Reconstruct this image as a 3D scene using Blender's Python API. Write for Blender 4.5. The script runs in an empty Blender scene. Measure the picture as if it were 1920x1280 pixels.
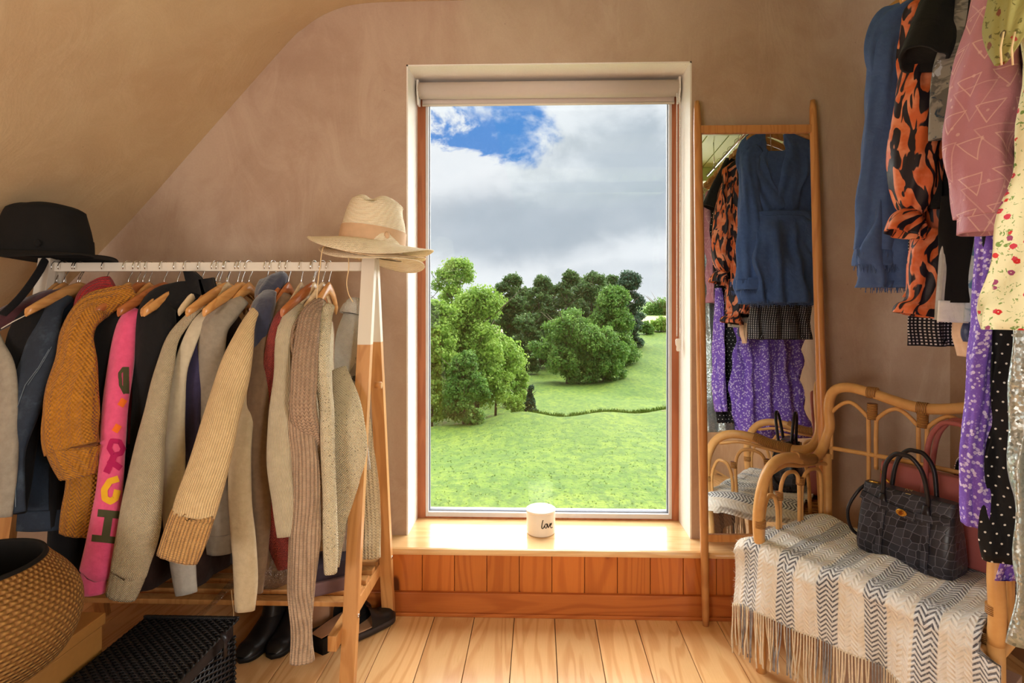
import bpy, bmesh, math, random
import numpy as np
from mathutils import Vector, Matrix
from mathutils.bvhtree import BVHTree

# ------------------------------------------------------------------ camera, world, sun, exposure
SC = bpy.context.scene
COL = SC.collection
F, CX, CY, EYE, YAW = 1020.0, 982.0, 564.0, 1.2, 0.0276
cam_d = bpy.data.cameras.new('camera'); cam = bpy.data.objects.new('camera', cam_d); COL.objects.link(cam)
cam.location = (0, 0, EYE); cam.rotation_euler = (math.pi / 2, 0, YAW)
cam_d.sensor_width = 36; cam_d.lens = F / 1920 * 36
cam_d.shift_x = (960 - CX) / 1920; cam_d.shift_y = (CY - 640) / 1920
cam_d.clip_start = .02; cam_d.clip_end = 2000
SC.camera = cam
SC.view_settings.view_transform = 'Standard'; SC.view_settings.look = 'None'
SC.view_settings.gamma = 1; SC.view_settings.use_curve_mapping = False
SC.view_settings.exposure = 0.14

def direction(px, py):
    u, v = (px - CX) / F, (CY - py) / F
    return Vector((u * math.cos(YAW) - math.sin(YAW), u * math.sin(YAW) + math.cos(YAW), v))
def at(px, py, Y):
    d = direction(px, py)
    return Vector((0, 0, EYE)) + d * (Y / d.y)

world = bpy.data.worlds.new('sky'); SC.world = world; world.use_nodes = True
SUN_STRENGTH, SKY_STRENGTH, LAMP_STRENGTH = 16.0, 1.02, 80.0
sun_d = bpy.data.lights.new('sun', 'SUN'); sun = bpy.data.objects.new('sun', sun_d); COL.objects.link(sun)
sun_d.energy = SUN_STRENGTH; sun_d.angle = math.radians(115); sun_d.color = (1, .97, .92)
sun.rotation_euler = (math.radians(-50), 0, math.radians(-14)); sun.location = (0, 20, 20)
def area(name, loc, target, w, h, power, col):
    d = bpy.data.lights.new(name, 'AREA'); o = bpy.data.objects.new(name, d); COL.objects.link(o)
    d.shape = 'RECTANGLE'; d.size = w; d.size_y = h; d.energy = power; d.color = col
    o.location = loc; o.rotation_euler = (Vector(target) - Vector(loc)).to_track_quat('-Z', 'Y').to_euler()
    return o
# fill lamps added behind the camera to brighten the room
area('right_fill_light', (1.59, -.80, 1.45), (-1.6, .2, 1.75), 1.0, 1.5, LAMP_STRENGTH, (1, .97, .92))
area('left_fill_light', (-1.75, -1.3, 1.1), (.6, 2.1, 1.3), .9, 1.2, LAMP_STRENGTH * .42, (1, .96, .90))

# ------------------------------------------------------------------ node helper
class NT:
    def __init__(s, tree): s.t = tree; s.n = tree.nodes; s.l = tree.links
    def new(s, typ, **kw):
        n = s.n.new(typ)
        for k, v in kw.items(): setattr(n, k, v)
        return n
    def put(s, sock, v):
        if v is None: return
        if isinstance(v, bpy.types.NodeSocket): s.l.new(v, sock)
        elif isinstance(v, (tuple, list)) and len(v) == 3 and sock.type == 'RGBA': sock.default_value = (*v, 1)
        else: sock.default_value = v
    def math(s, op, a, b=None, c=None, clamp=False):
        n = s.new('ShaderNodeMath', operation=op, use_clamp=clamp)
        for i, v in enumerate((a, b, c)): s.put(n.inputs[i], v)
        return n.outputs[0]
    def vmath(s, op, a, b=None, out=0):
        n = s.new('ShaderNodeVectorMath', operation=op); s.put(n.inputs[0], a); s.put(n.inputs[1], b)
        return n.outputs[out]
    def mapping(s, vec, loc=(0, 0, 0), rot=(0, 0, 0), scale=(1, 1, 1)):
        n = s.new('ShaderNodeMapping'); s.put(n.inputs[0], vec); n.inputs[1].default_value = loc
        n.inputs[2].default_value = rot; n.inputs[3].default_value = scale; return n.outputs[0]
    def noise(s, vec, scale, detail=3, rough=.5, dist=0, out=0):
        n = s.new('ShaderNodeTexNoise'); s.put(n.inputs['Vector'], vec); n.inputs['Scale'].default_value = scale
        n.inputs['Detail'].default_value = detail; n.inputs['Roughness'].default_value = rough
        n.inputs['Distortion'].default_value = dist; return n.outputs[out]
    def voro(s, vec, scale, feature='F1', out='Distance', rnd=1):
        n = s.new('ShaderNodeTexVoronoi', feature=feature); s.put(n.inputs['Vector'], vec)
        n.inputs['Scale'].default_value = scale; n.inputs['Randomness'].default_value = rnd; return n.outputs[out]
    def ramp(s, fac, stops, interp='LINEAR'):
        n = s.new('ShaderNodeValToRGB'); s.put(n.inputs[0], fac); e = n.color_ramp; e.interpolation = interp
        while len(e.elements) < len(stops): e.elements.new(.5)
        for el, (p, c) in zip(e.elements, stops):
            el.position = p; el.color = (*c, 1) if isinstance(c, (tuple, list)) else (c, c, c, 1)
        return n.outputs[0]
    def mix(s, fac, a, b, blend='MIX'):
        n = s.new('ShaderNodeMix', data_type='RGBA', blend_type=blend)
        s.put(n.inputs[0], fac); s.put(n.inputs[6], a); s.put(n.inputs[7], b); return n.outputs[2]
    def sep(s, v):
        n = s.new('ShaderNodeSeparateXYZ'); s.put(n.inputs[0], v); return n.outputs
    def comb(s, x, y, z):
        n = s.new('ShaderNodeCombineXYZ'); s.put(n.inputs[0], x); s.put(n.inputs[1], y); s.put(n.inputs[2], z); return n.outputs[0]
    def smooth(s, v, a, b):
        n = s.new('ShaderNodeMapRange', interpolation_type='SMOOTHSTEP'); s.put(n.inputs[0], v)
        n.inputs[1].default_value = a; n.inputs[2].default_value = b; return n.outputs[0]
def lin(c):
    return tuple(((x / 255 + .055) / 1.055) ** 2.4 if x > 10 else x / 255 / 12.92 for x in c)

class Mat(NT):
    def __init__(s, name):
        s.m = bpy.data.materials.new(name); s.m.use_nodes = True
        super().__init__(s.m.node_tree)
        s.b = s.n['Principled BSDF']; s.tc = s.new('ShaderNodeTexCoord')
        s.obj = s.tc.outputs['Object']; s.uv = s.tc.outputs['UV']
        s.oi = s.new('ShaderNodeObjectInfo').outputs['Random']
        s.b.inputs['Specular IOR Level'].default_value = .3
    def fin(s, col=None, rough=None, bump=None, bd=.002, bs=1.0, metal=None, sheen=None, **kw):
        s.put(s.b.inputs['Base Color'], col); s.put(s.b.inputs['Roughness'], rough); s.put(s.b.inputs['Metallic'], metal)
        if sheen: s.b.inputs['Sheen Weight'].default_value = sheen; s.b.inputs['Sheen Roughness'].default_value = .6
        if bump is not None:
            n = s.new('ShaderNodeBump'); s.put(n.inputs['Height'], bump); n.inputs['Distance'].default_value = bd
            n.inputs['Strength'].default_value = bs; s.l.new(n.outputs[0], s.b.inputs['Normal'])
        for k, v in kw.items(): s.put(s.b.inputs[k.replace('_', ' ')], v)
        return s.m
def plain(name, rgb, rough=.6, metal=0, var=.12, bd=.0004, **kw):
    m = Mat(name); n = m.noise(m.obj, 60, 3)
    c = lin(rgb); a = tuple(x * (1 - var) for x in c); b = tuple(min(1, x * (1 + var)) for x in c)
    return m.fin(m.mix(n, a, b), rough, n, bd, .6, metal, **kw)

# sky: cloud deck with one blue gap, the same kind of cloud all round
def build_sky():
    w = NT(world.node_tree); bg = w.n['Background']
    gen = w.new('ShaderNodeTexCoord').outputs['Generated']
    d = w.vmath('NORMALIZE', gen)
    n1 = w.noise(w.mapping(d, loc=(3.1, 1.7, .4), scale=(1, 1, 1.7)), 2.6, 6, .55, .2)
    n2 = w.noise(w.mapping(d, loc=(7.3, 2.2, 5.4), scale=(1, 1, 1.5)), 7, 8, .62, .3)
    def blob(px, py, r, warp=.10, sx=1.0, sz=1.0):
        c = direction(px, py).normalized()
        dv = w.vmath('SUBTRACT', d, tuple(c)); x, y, z = w.sep(dv)[:3]
        nv = w.math('MULTIPLY', w.math('SUBTRACT', n2, .5), warp * 2)
        q = w.comb(w.math('MULTIPLY', x, 1 / sx), y, w.math('MULTIPLY', z, 1 / sz))
        l = w.math('ADD', w.vmath('LENGTH', q, None, 1), nv)
        n = w.new('ShaderNodeMapRange', interpolation_type='SMOOTHSTEP'); w.put(n.inputs[0], l)
        n.inputs[1].default_value = r; n.inputs[2].default_value = r * .35; n.inputs[3].default_value = 0; n.inputs[4].default_value = 1
        return n.outputs[0]
    mx = lambda a, b: w.math('MAXIMUM', a, b)
    gap = mx(blob(950, 234, .072, .12, 1.1, .85), blob(905, 262, .058, .18, 1.2, .6))
    gap = mx(gap, blob(862, 262, .045, .16, 1, .8))
    dark = mx(blob(940, 425, .22, .10, 1.5, .45), blob(1180, 300, .16, .12, 1.2, .75))
    dark = mx(dark, w.math('MULTIPLY', blob(1130, 380, .20, .12, 1.4, .5), .9))
    dark = mx(dark, w.math('MULTIPLY', blob(1190, 520, .14, .1, 1.5, .35), .6))
    dark = w.math('ADD', w.math('MULTIPLY', dark, .50), w.math('MULTIPLY', w.math('SUBTRACT', n1, .50), .8), clamp=True)
    white, grey = lin((240, 243, 248)), lin((172, 184, 197))
    cl = w.mix(w.smooth(dark, .0, .75), white, grey)
    fine = w.smooth(n2, .35, .7)
    cl = w.mix(w.math('MULTIPLY', fine, .25), cl, lin((205, 214, 226)))
    col = w.mix(w.math('MULTIPLY', gap, 1.0), cl, lin((84, 144, 216)))
    below = w.smooth(w.sep(d)[2], -.02, -.06)
    w.l.new(col, bg.inputs[0]); bg.inputs[1].default_value = SKY_STRENGTH
build_sky()

# ------------------------------------------------------------------ object helpers
def tag(o, label=None, cat=None, group=None, kind=None):
    if label: o['label'] = label
    if cat: o['category'] = cat
    if group: o['group'] = group
    if kind: o['kind'] = kind
    return o
def thing(name, label, cat, loc, group=None):
    o = bpy.data.objects.new(name, None); COL.objects.link(o); o.location = loc; o.empty_display_size = .05
    return tag(o, label, cat, group)
WL = {}
def wloc(o):
    v = Vector((0, 0, 0))
    while o: v = v + o.location; o = o.parent
    return v
class MB:
    def __init__(s): s.v = []; s.f = []; s.uv = []; s.sm = []
    def face(s, idx, uv=None, smooth=True):
        s.f.append(tuple(idx)); s.sm.append(smooth)
        s.uv.extend(uv if uv else [(s.v[i][0] + s.v[i][1] * .37, s.v[i][2] + s.v[i][1]) for i in idx])
    def add(s, o):
        b = len(s.v); s.v += o.v; s.f += [tuple(i + b for i in f) for f in o.f]; s.uv += o.uv; s.sm += o.sm; return s
    def loft(s, rings, closed=True, cap0=True, cap1=True, smooth=True, uscale=None):
        n = len(rings[0]); b = len(s.v); vl = 0; R = [np.array(r) for r in rings]
        for r in R: s.v += [tuple(p) for p in r]
        for k in range(len(R) - 1):
            dl = float(np.mean(np.linalg.norm(R[k + 1] - R[k], axis=1)))
            def arc(r):
                c_ = np.concatenate([[0], np.cumsum(np.linalg.norm(np.roll(r, -1, 0) - r, axis=1))]); return c_ - c_[-1] / 2
            cu, cd = arc(R[k]), arc(R[k + 1])
            for i in range(n if closed else n - 1):
                j = (i + 1) % n
                s.face((b + k * n + i, b + k * n + j, b + (k + 1) * n + j, b + (k + 1) * n + i),
                       [(cu[i], vl), (cu[i + 1], vl), (cd[i + 1], vl + dl), (cd[i], vl + dl)], smooth)
            vl += dl
        if closed and cap0: s.face([b + i for i in range(n)][::-1], [(0, 0)] * n, False)
        if closed and cap1: s.face([b + (len(R) - 1) * n + i for i in range(n)], [(0, vl)] * n, False)
        return s
    def tube(s, pts, r, n=8, flat=1.0, caps=True, up=None):
        pts = [Vector(p) for p in pts]; rr = r if isinstance(r, (list, tuple)) else [r] * len(pts); rings = []; prev = None
        for i, p in enumerate(pts):
            t = (pts[min(i + 1, len(pts) - 1)] - pts[max(i - 1, 0)])
            t = t.normalized() if t.length > 1e-9 else Vector((0, 0, 1))
            if prev is None:
                a = Vector(up) if up else (Vector((0, 0, 1)) if abs(t.z) < .9 else Vector((1, 0, 0)))
            else: a = prev
            a = (a - t * a.dot(t)); a = a.normalized() if a.length > 1e-6 else t.orthogonal().normalized()
            prev = a; c = t.cross(a)
            rings.append([p + a * math.cos(2 * math.pi * k / n) * rr[i] * flat + c * math.sin(2 * math.pi * k / n) * rr[i] for k in range(n)])
        return s.loft(rings, cap0=caps, cap1=caps)
    def box(s, lo, hi, M=None, bev=0.0):
        x0, y0, z0 = lo; x1, y1, z1 = hi; b = len(s.v)
        if bev <= 0:
            P = [(x0, y0, z0), (x1, y0, z0), (x1, y1, z0), (x0, y1, z0), (x0, y0, z1), (x1, y0, z1), (x1, y1, z1), (x0, y1, z1)]
            Q = [(0, 3, 2, 1), (4, 5, 6, 7), (0, 1, 5, 4), (1, 2, 6, 5), (2, 3, 7, 6), (3, 0, 4, 7)]
        else:
            bm = bmesh.new(); bmesh.ops.create_cube(bm, size=1)
            for v in bm.verts:
                v.co = Vector(((x0 + x1) / 2 + v.co.x * (x1 - x0), (y0 + y1) / 2 + v.co.y * (y1 - y0), (z0 + z1) / 2 + v.co.z * (z1 - z0)))
            bmesh.ops.bevel(bm, geom=bm.edges[:], offset=bev, segments=2, affect='EDGES', profile=.6)
            bm.verts.index_update(); P = [tuple(v.co) for v in bm.verts]; Q = [[v.index for v in f.verts] for f in bm.faces]; bm.free()
        if M is not None: P = [tuple(M @ Vector(p)) for p in P]
        s.v += P
        for q in Q: s.face([b + i for i in q], None, False)
        return s
    def bar(s, a, b_, w, h, side=(1, 0, 0)):
        a = Vector(a); b_ = Vector(b_); t = (b_ - a).normalized(); sd = Vector(side); sd = (sd - t * sd.dot(t)).normalized(); u = t.cross(sd)
        rings = [[p + sd * sx * w / 2 + u * sy * h / 2 for sx, sy in ((-1, -1), (1, -1), (1, 1), (-1, 1))] for p in (a, b_)]
        return s.loft(rings, smooth=False)
    def prism(s, poly, o, ax, ay, az):     # poly of (a,b); extruded along az, o = origin
        o, ax, ay, az = map(Vector, (o, ax, ay, az)); b = len(s.v); n = len(poly)
        for k in (0, 1): s.v += [tuple(o + ax * p[0] + ay * p[1] + az * k) for p in poly]
        s.face([b + i for i in range(n)][::-1], None, False); s.face([b + n + i for i in range(n)], None, False)
        for i in range(n): s.face((b + i, b + (i + 1) % n, b + n + (i + 1) % n, b + n + i), None, False)
        return s
    def sphere(s, c, r, n=10, m=7, sc=(1, 1, 1)):
        c = Vector(c); rings = []
        for k in range(m + 1):
            th = math.pi * max(.02, min(.98, k / m)); rings.append([c + Vector((math.sin(th) * math.cos(2 * math.pi * i / n) * sc[0], math.sin(th) * math.sin(2 * math.pi * i / n) * sc[1], -math.cos(th) * sc[2])) * r for i in range(n)])
        return s.loft(rings)
    def build(s, name, mat, parent=None, label=None, kind=None):
        off = wloc(parent) if parent else Vector((0, 0, 0))
        me = bpy.data.meshes.new(name)
        V = np.array([tuple(p) for p in s.v], dtype=np.float64) - np.array(off)
        me.from_pydata(V.tolist(), [], s.f)
        u = me.uv_layers.new(name='UVMap'); u.data.foreach_set('uv', np.array(s.uv, dtype=np.float32).ravel())
        me.polygons.foreach_set('use_smooth', s.sm); me.materials.append(mat); me.update()
        o = bpy.data.objects.new(name, me); COL.objects.link(o)
        if parent: o.parent = parent
        if label: o['label'] = label
        if kind: o['kind'] = kind
        return o
def solo(o, label, cat, group=None, kind=None):
    # move a single-mesh thing's origin to its own base
    me = o.data; n = len(me.vertices); a = np.empty(n * 3); me.vertices.foreach_get('co', a); a = a.reshape(-1, 3)
    c = np.array([(a[:, 0].min() + a[:, 0].max()) / 2, (a[:, 1].min() + a[:, 1].max()) / 2, a[:, 2].min()])
    me.vertices.foreach_set('co', (a - c).ravel()); o.location = tuple(c); me.update()
    return tag(o, label, cat, group, kind)
def catmull(P, n):
    P = np.array(P, dtype=float); m = len(P); out = []
    E = np.vstack([2 * P[0] - P[1], P, 2 * P[-1] - P[-2]])
    for t in np.linspace(0, m - 1 - 1e-6, n):
        i = int(t); f = t - i; p0, p1, p2, p3 = E[i:i + 4]
        out.append(.5 * ((2 * p1) + (-p0 + p2) * f + (2 * p0 - 5 * p1 + 4 * p2 - p3) * f * f + (-p0 + 3 * p1 - 3 * p2 + p3) * f ** 3))
    return np.array(out)

# ------------------------------------------------------------------ materials
def wood(name, base, dark, axis='Y', scale=1.0, rough=.42, knots=1.0, coat=.0, offset=True, kn=(3.2, .6)):
    m = Mat(name)
    off = m.comb(m.math('MULTIPLY', m.oi, 17.3), m.math('MULTIPLY', m.oi, 31.7), m.math('MULTIPLY', m.oi, 9.1)) if offset else (0, 0, 0)
    v = m.vmath('ADD', m.obj, off)
    st = {'X': (.12, 1, 1), 'Y': (1, .12, 1), 'Z': (1, 1, .12)}[axis]
    lv = m.mapping(v, scale=tuple(x * scale for x in st))
    big = m.noise(lv, 6, 2, .5, .6)
    rings = m.math('SINE', m.math('MULTIPLY', big, 70))
    fine = m.noise(m.mapping(v, scale=tuple(x * scale * 1.0 for x in {'X': (.04, 1, 1), 'Y': (1, .04, 1), 'Z': (1, 1, .04)}[axis])), 220, 2)
    ks = {'X': (.45, 1, 1), 'Y': (1, .45, 1), 'Z': (1, 1, .45)}[axis]
    kd = m.voro(m.mapping(v, scale=ks), kn[0] * scale)
    kw_ = m.math('ADD', kd, m.math('MULTIPLY', m.noise(v, 30, 2), .03))
    knot = m.smooth(kw_, .085 * kn[1], .055 * kn[1])
    halo = m.smooth(kd, .20, .07)
    f = m.math('ADD', m.math('MULTIPLY', m.smooth(rings, -.2, 1), .42), m.math('MULTIPLY', fine, .35))
    f = m.math('ADD', f, m.math('MULTIPLY', halo, .35 * knots), clamp=True)
    c = m.mix(f, lin(base), lin(dark))
    tone = m.math('ADD', .88, m.math('MULTIPLY', m.oi, .22))
    c = m.mix(1, c, m.comb(tone, tone, tone), 'MULTIPLY')
    c = m.mix(m.math('MULTIPLY', knot, .85 * knots), c, lin((74, 36, 22)))
    m.b.inputs['Coat Weight'].default_value = coat; m.b.inputs['Coat Roughness'].default_value = .16
    return m.fin(c, m.math('ADD', rough, m.math('MULTIPLY', fine, .1)), f, .0004, .5)
def plaster(name, c1, c2, c3, rough=.7):
    m = Mat(name)
    a = m.noise(m.obj, 1.3, 6, .62, 1.2); b = m.noise(m.mapping(m.obj, scale=(1, 1, .5)), 5, 7, .65, 1.6)
    c = m.mix(m.smooth(a, .3, .7), lin(c1), lin(c2)); c = m.mix(m.math('MULTIPLY', m.smooth(b, .42, .75), .5), c, lin(c3))
    s = m.noise(m.obj, 140, 2); c = m.mix(m.math('MULTIPLY', s, .12), c, lin((90, 66, 54)))
    vs = m.smooth(m.voro(m.obj, 9, rnd=1), .03, .01); c = m.mix(m.math('MULTIPLY', vs, .4), c, lin((90, 60, 45)))
    return m.fin(c, rough, m.math('ADD', m.math('MULTIPLY', b, 1.0), m.math('MULTIPLY', s, .05)), .006, .6)
def knit(name, rgb, rgb2=None, kind='rib', pitch=.010, rough=.9, amp=1.0, speck=None, fuzz=.12):
    """kind: rib (columns), cable, moss, chunky, plain, denim, velvet"""
    m = Mat(name); c = lin(rgb); c2 = lin(rgb2) if rgb2 else tuple(x * .72 for x in c)
    u, v, _ = m.sep(m.uv)[:3]; mel = m.noise(m.obj, 55, 4, .6); big = m.noise(m.obj, 9, 3)
    hi = m.noise(m.obj, 420, 2)
    if kind == 'rib':
        h = m.math('POWER', m.math('ABSOLUTE', m.math('SINE', m.math('MULTIPLY', u, math.pi / pitch))), .6)
        st = m.math('SINE', m.math('MULTIPLY', v, 2 * math.pi / (pitch * .55)))
        h = m.math('ADD', h, m.math('MULTIPLY', st, .12))
    elif kind == 'cable':
        w = m.math('SINE', m.math('MULTIPLY', u, math.pi / pitch))
        h = m.math('ABSOLUTE', m.math('SINE', m.math('ADD', m.math('MULTIPLY', v, math.pi / (pitch * .8)), m.math('MULTIPLY', m.math('ABSOLUTE', w), 2.2))))
        h = m.math('ADD', m.math('MULTIPLY', m.math('ABSOLUTE', w), .8), m.math('MULTIPLY', h, .5))
    elif kind in ('moss', 'chunky'):
        a = m.math('SINE', m.math('MULTIPLY', u, 2 * math.pi / pitch)); b = m.math('SINE', m.math('MULTIPLY', v, 2 * math.pi / (pitch * 1.1)))
        h = m.math('ADD', m.math('MULTIPLY', m.math('MULTIPLY', a, b), .5), .5)
        if kind == 'chunky': h = m.math('ADD', h, m.math('ABSOLUTE', m.math('SINE', m.math('MULTIPLY', u, math.pi / (pitch * 2.4)))))
        h = m.math('ADD', h, m.math('MULTIPLY', m.noise(m.obj, 160, 2), .6))
    else:
        h = m.math('ADD', m.math('MULTIPLY', m.noise(m.obj, 16, 3, .5, .4), 1.0), m.math('MULTIPLY', hi, .06))
    tone = m.smooth(m.math('ADD', m.math('MULTIPLY', mel, .7), m.math('MULTIPLY', big, .3)), .35, .65)
    col = m.mix(m.math('MULTIPLY', tone, .5), tuple(min(1, x * 1.06) for x in c), c2)
    if kind in ('rib', 'cable', 'moss', 'chunky'):   # shade between ribs and stitches painted into the colour
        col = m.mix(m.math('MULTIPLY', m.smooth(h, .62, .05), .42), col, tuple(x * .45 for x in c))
    if kind == 'denim':
        tw = m.math('SINE', m.math('MULTIPLY', m.math('ADD', u, v), 2 * math.pi / .0016)); col = m.mix(m.math('MULTIPLY', tw, .15), col, lin((120, 135, 150)))
        wear = m.smooth(m.noise(m.obj, 14, 5, .7), .52, .72); col = m.mix(m.math('MULTIPLY', wear, .35), col, lin((96, 112, 128)))
    if speck:
        sp = m.smooth(m.voro(m.obj, speck[0]), .20, .12); col = m.mix(m.math('MULTIPLY', sp, .85), col, lin(speck[1]))
    col = m.mix(m.math('MULTIPLY', hi, .18), col, tuple(min(1, x * 1.3) for x in c))
    bd = {'rib': .005, 'cable': .006, 'moss': .004, 'chunky': .006}.get(kind, .008) * amp
    return m.fin(col, rough, h, bd, .9, sheen=fuzz)
M = {}
M['wall'] = plaster('pink_clay_plaster', (196, 170, 148), (180, 150, 128), (208, 184, 162))
M['slope'] = plaster('pink_clay_plaster_lit_slope', (212, 186, 146), (202, 172, 134), (220, 196, 158))  # wall plaster again, light on the slope put into a paler, yellower colour
M['reveal'] = plaster('pale_reveal_plaster', (248, 242, 232), (244, 236, 224), (252, 248, 242))
M['floor'] = wood('pine_floorboard', (244, 200, 144), (212, 148, 92), 'Y', 1.0, .24, 1, .5, kn=(3.0, 1.25))
M['sill'] = wood('pine_sill', (244, 206, 152), (224, 170, 112), 'X', 1.0, .14, .8, .9, kn=(3.6, .5))
M['panel'] = wood('orange_pine_panel', (206, 120, 52), (170, 84, 30), 'Z', 1.0, .35, 1, .2, kn=(6.5, 1.9))
M['skirt'] = wood('orange_pine_skirting', (196, 112, 52), (158, 78, 32), 'X', 1.0, .35, 1, .2, kn=(6.0, 1.5))
M['frame'] = wood('window_frame_wood', (182, 112, 74), (150, 84, 54), 'Z', 1.0, .4, 0, .1)
M['ash'] = wood('pale_ash_wood', (206, 150, 92), (176, 116, 62), 'Z', 1.3, .38, 0, .2)
M['mirrorwood'] = wood('oiled_beech_wood', (214, 152, 92), (184, 116, 64), 'Z', 1.3, .3, 0, .2)
M['hanger'] = wood('hanger_wood', (214, 158, 96), (180, 118, 62), 'Y', 1.5, .3, 0, .3)
M['hanger_dark'] = wood('hanger_wood_reddish', (186, 112, 62), (150, 80, 42), 'Y', 1.5, .3, 0, .3)
M['hanger_pale'] = wood('hanger_wood_pale', (228, 206, 170), (200, 168, 124), 'Y', 1.5, .3, 0, .3)
M['white'] = plain('white_paint', (222, 214, 200), .45, var=.03)
M['green'] = plain('pale_green_paint', (188, 206, 142), .55, var=.05)
M['alu'] = plain('grey_glazing_bead', (208, 204, 206), .4, var=.04)
M['seal'] = plain('grey_rubber_seal', (96, 100, 112), .6)
M['chrome'] = plain('chrome_wire', (215, 215, 215), .18, 1, var=.02)
M['gold'] = plain('gold_metal', (214, 168, 84), .22, 1, var=.03)
M['whiteplastic'] = plain('white_plastic', (232, 228, 222), .3, var=.02)
M['blind'] = plain('blind_fabric', (204, 190, 180), .85, var=.03)
M['blackplastic'] = plain('black_plastic', (24, 23, 24), .4)
# ------------------------------------------------------------------ the room
YW, YG = 2.17, 2.345            # inner face of window wall, plane of the window frame
OX0, OX1, OZ1 = at(762, 500, YW).x, at(1297, 500, YW).x, at(1030, 118, YW).z
SILL = at(1000, 1006, YW).z
XR, XL = 1.606, -2.35
def struct(name, mb, mat, parent=None): return tag(mb.build(name, mat, parent), kind='structure')
mb = MB()                       # window wall with its opening
xs = [XL - .3, OX0, OX1, XR + .3]; zs = [-.05, SILL - .03, OZ1, 2.75]
for i in range(3):
    for k in range(3):
        if i == 1 and k == 1: continue
        mb.box((xs[i], YW, zs[k]), (xs[i + 1], YW + .36, zs[k + 1]))
struct('wall_back', mb, M['wall'])
mb = MB()                       # pale plaster lining of the reveal
t = .006
mb.box((OX0, YW + .001, SILL), (OX0 + t, YG, OZ1)); mb.box((OX1 - t, YW + .001, SILL), (OX1, YG, OZ1)); mb.box((OX0, YW + .001, OZ1 - t), (OX1, YG, OZ1))
struct('trim_1', mb, M['reveal'])
struct('wall_right', MB().box((XR, -2.4, -.05), (XR + .1, YW, 2.75)), M['wall'])
struct('wall_left', MB().box((XL - .1, -2.4, -.05), (XL, YW, 1.4)), M['wall'])
struct('wall_front', MB().box((XL - .1, -2.5, -.05), (XR + .1, -2.4, 2.75)), M['wall'])
# sloping plaster ceiling that curves into the flat
prof = [(-2.36, .835), (-1.723, 1.464), (-1.35, 1.872), (-1.02, 2.235), (-.95, 2.298), (-.89, 2.34), (-.82, 2.372), (-.74, 2.392), (-.62, 2.40), (-.30, 2.402)]
px_ = [at(x, 400, YW).x for x in (200, 560)]
mb = MB()
sm = catmull(prof, 60); ys = np.linspace(-2.4, YW - .0005, 12)
G = [[(p[0], y, p[1]) for p in sm] for y in ys]
mb.loft(G, closed=False)
GB = [[(p[0] - .05, y, p[1] + .06) for p in sm] for y in ys[::-1]]
mb.loft(GB, closed=False)
struct('ceiling', mb, M['slope'])
# boarded, green-painted ceiling over the right of the room, with beams
tr = tag(bpy.data.objects.new('ceiling_boarding', None), kind='structure'); COL.objects.link(tr)
bd = None
for i in range(14):
    x = -.30 + i * .138
    if bd is None:
        bd = MB().box((0, -2.4, 0), (.132, YW - .001, .02), bev=.003).build('board', M['green'], tr)
        bd.location = (x, 0, 2.405); o = bd
    else:
        o = bd.copy(); COL.objects.link(o); o.location = (x, 0, 2.405)
for y in (-.9, .15, 1.05):
    MB().box((-.28, y, 2.30), (XR, y + .09, 2.404), bev=.004).build('beam', M['green'], tr)
MB().box((-.32, -2.4, 2.428), (XR + .05, YW, 2.44)).build('backing_panel', plain('dark_gap', (60, 58, 46)), tr)

# floor: one board per board
fl = tag(bpy.data.objects.new('floor', None), kind='structure'); COL.objects.link(fl)
first = None; j0 = at(815, 1158, 2.06).x; pitch = .1519
for i in range(-13, 14):
    x = j0 + i * pitch
    if first is None:
        first = MB().box((.0012, 0, -.022), (pitch - .0012, 4.55, 0), bev=.0014).build('floor_board', M['floor'], fl); o = first
    else:
        o = first.copy(); COL.objects.link(o)
    o.location = (x, -2.4, 0)
MB().box((XL, -2.4, -.05), (XR, YW, -.024)).build('subfloor', plain('dark_joint', (50, 34, 24)), fl)

# sill shelf and panelled box below
YN = .938 * F / 466; SX0 = -1.0
sill = MB()
nos = [(YN + .01, SILL - .028), (YN + .003, SILL - .024), (YN, SILL - .016), (YN, SILL - .010), (YN + .003, SILL - .003), (YN + .01, SILL), (YG + .02, SILL), (YG + .02, SILL - .028)]
sill.prism([(p[0], p[1]) for p in nos], (SX0, 0, 0), (0, 1, 0), (0, 0, 1), (XR - SX0, 0, 0))
struct('trim_2', sill, M['sill'])
YP = 2.078
pan = tag(bpy.data.objects.new('trim_3', None), kind='structure'); COL.objects.link(pan)
x = at(852, 1070, YP).x - .1245 * 12; first = None
while x < XR - .02:
    if x >= SX0 - .1:
        if first is None:
            first = MB().box((.001, YP, .08), (.1235, YP + .016, SILL - .028), bev=.0025).build('panel_board', M['panel'], pan); o = first
        else: o = first.copy(); COL.objects.link(o)
        o.location = (x, 0, 0)
    x += .1245
MB().box((SX0, YP + .012, 0), (XR, YP + .03, SILL - .03)).build('backing_board', M['skirt'], pan)
mb = MB(); mb.box((SX0, YP - .014, 0), (XR, YP + .004, .088), bev=.003); mb.box((SX0, YP - .022, 0), (XR, YP - .012, .014), bev=.003)
struct('baseboard_back', mb, M['skirt'])
struct('baseboard_left', MB().box((XL, YW - .016, 0), (SX0, YW, .09), bev=.003), M['skirt'])

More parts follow.
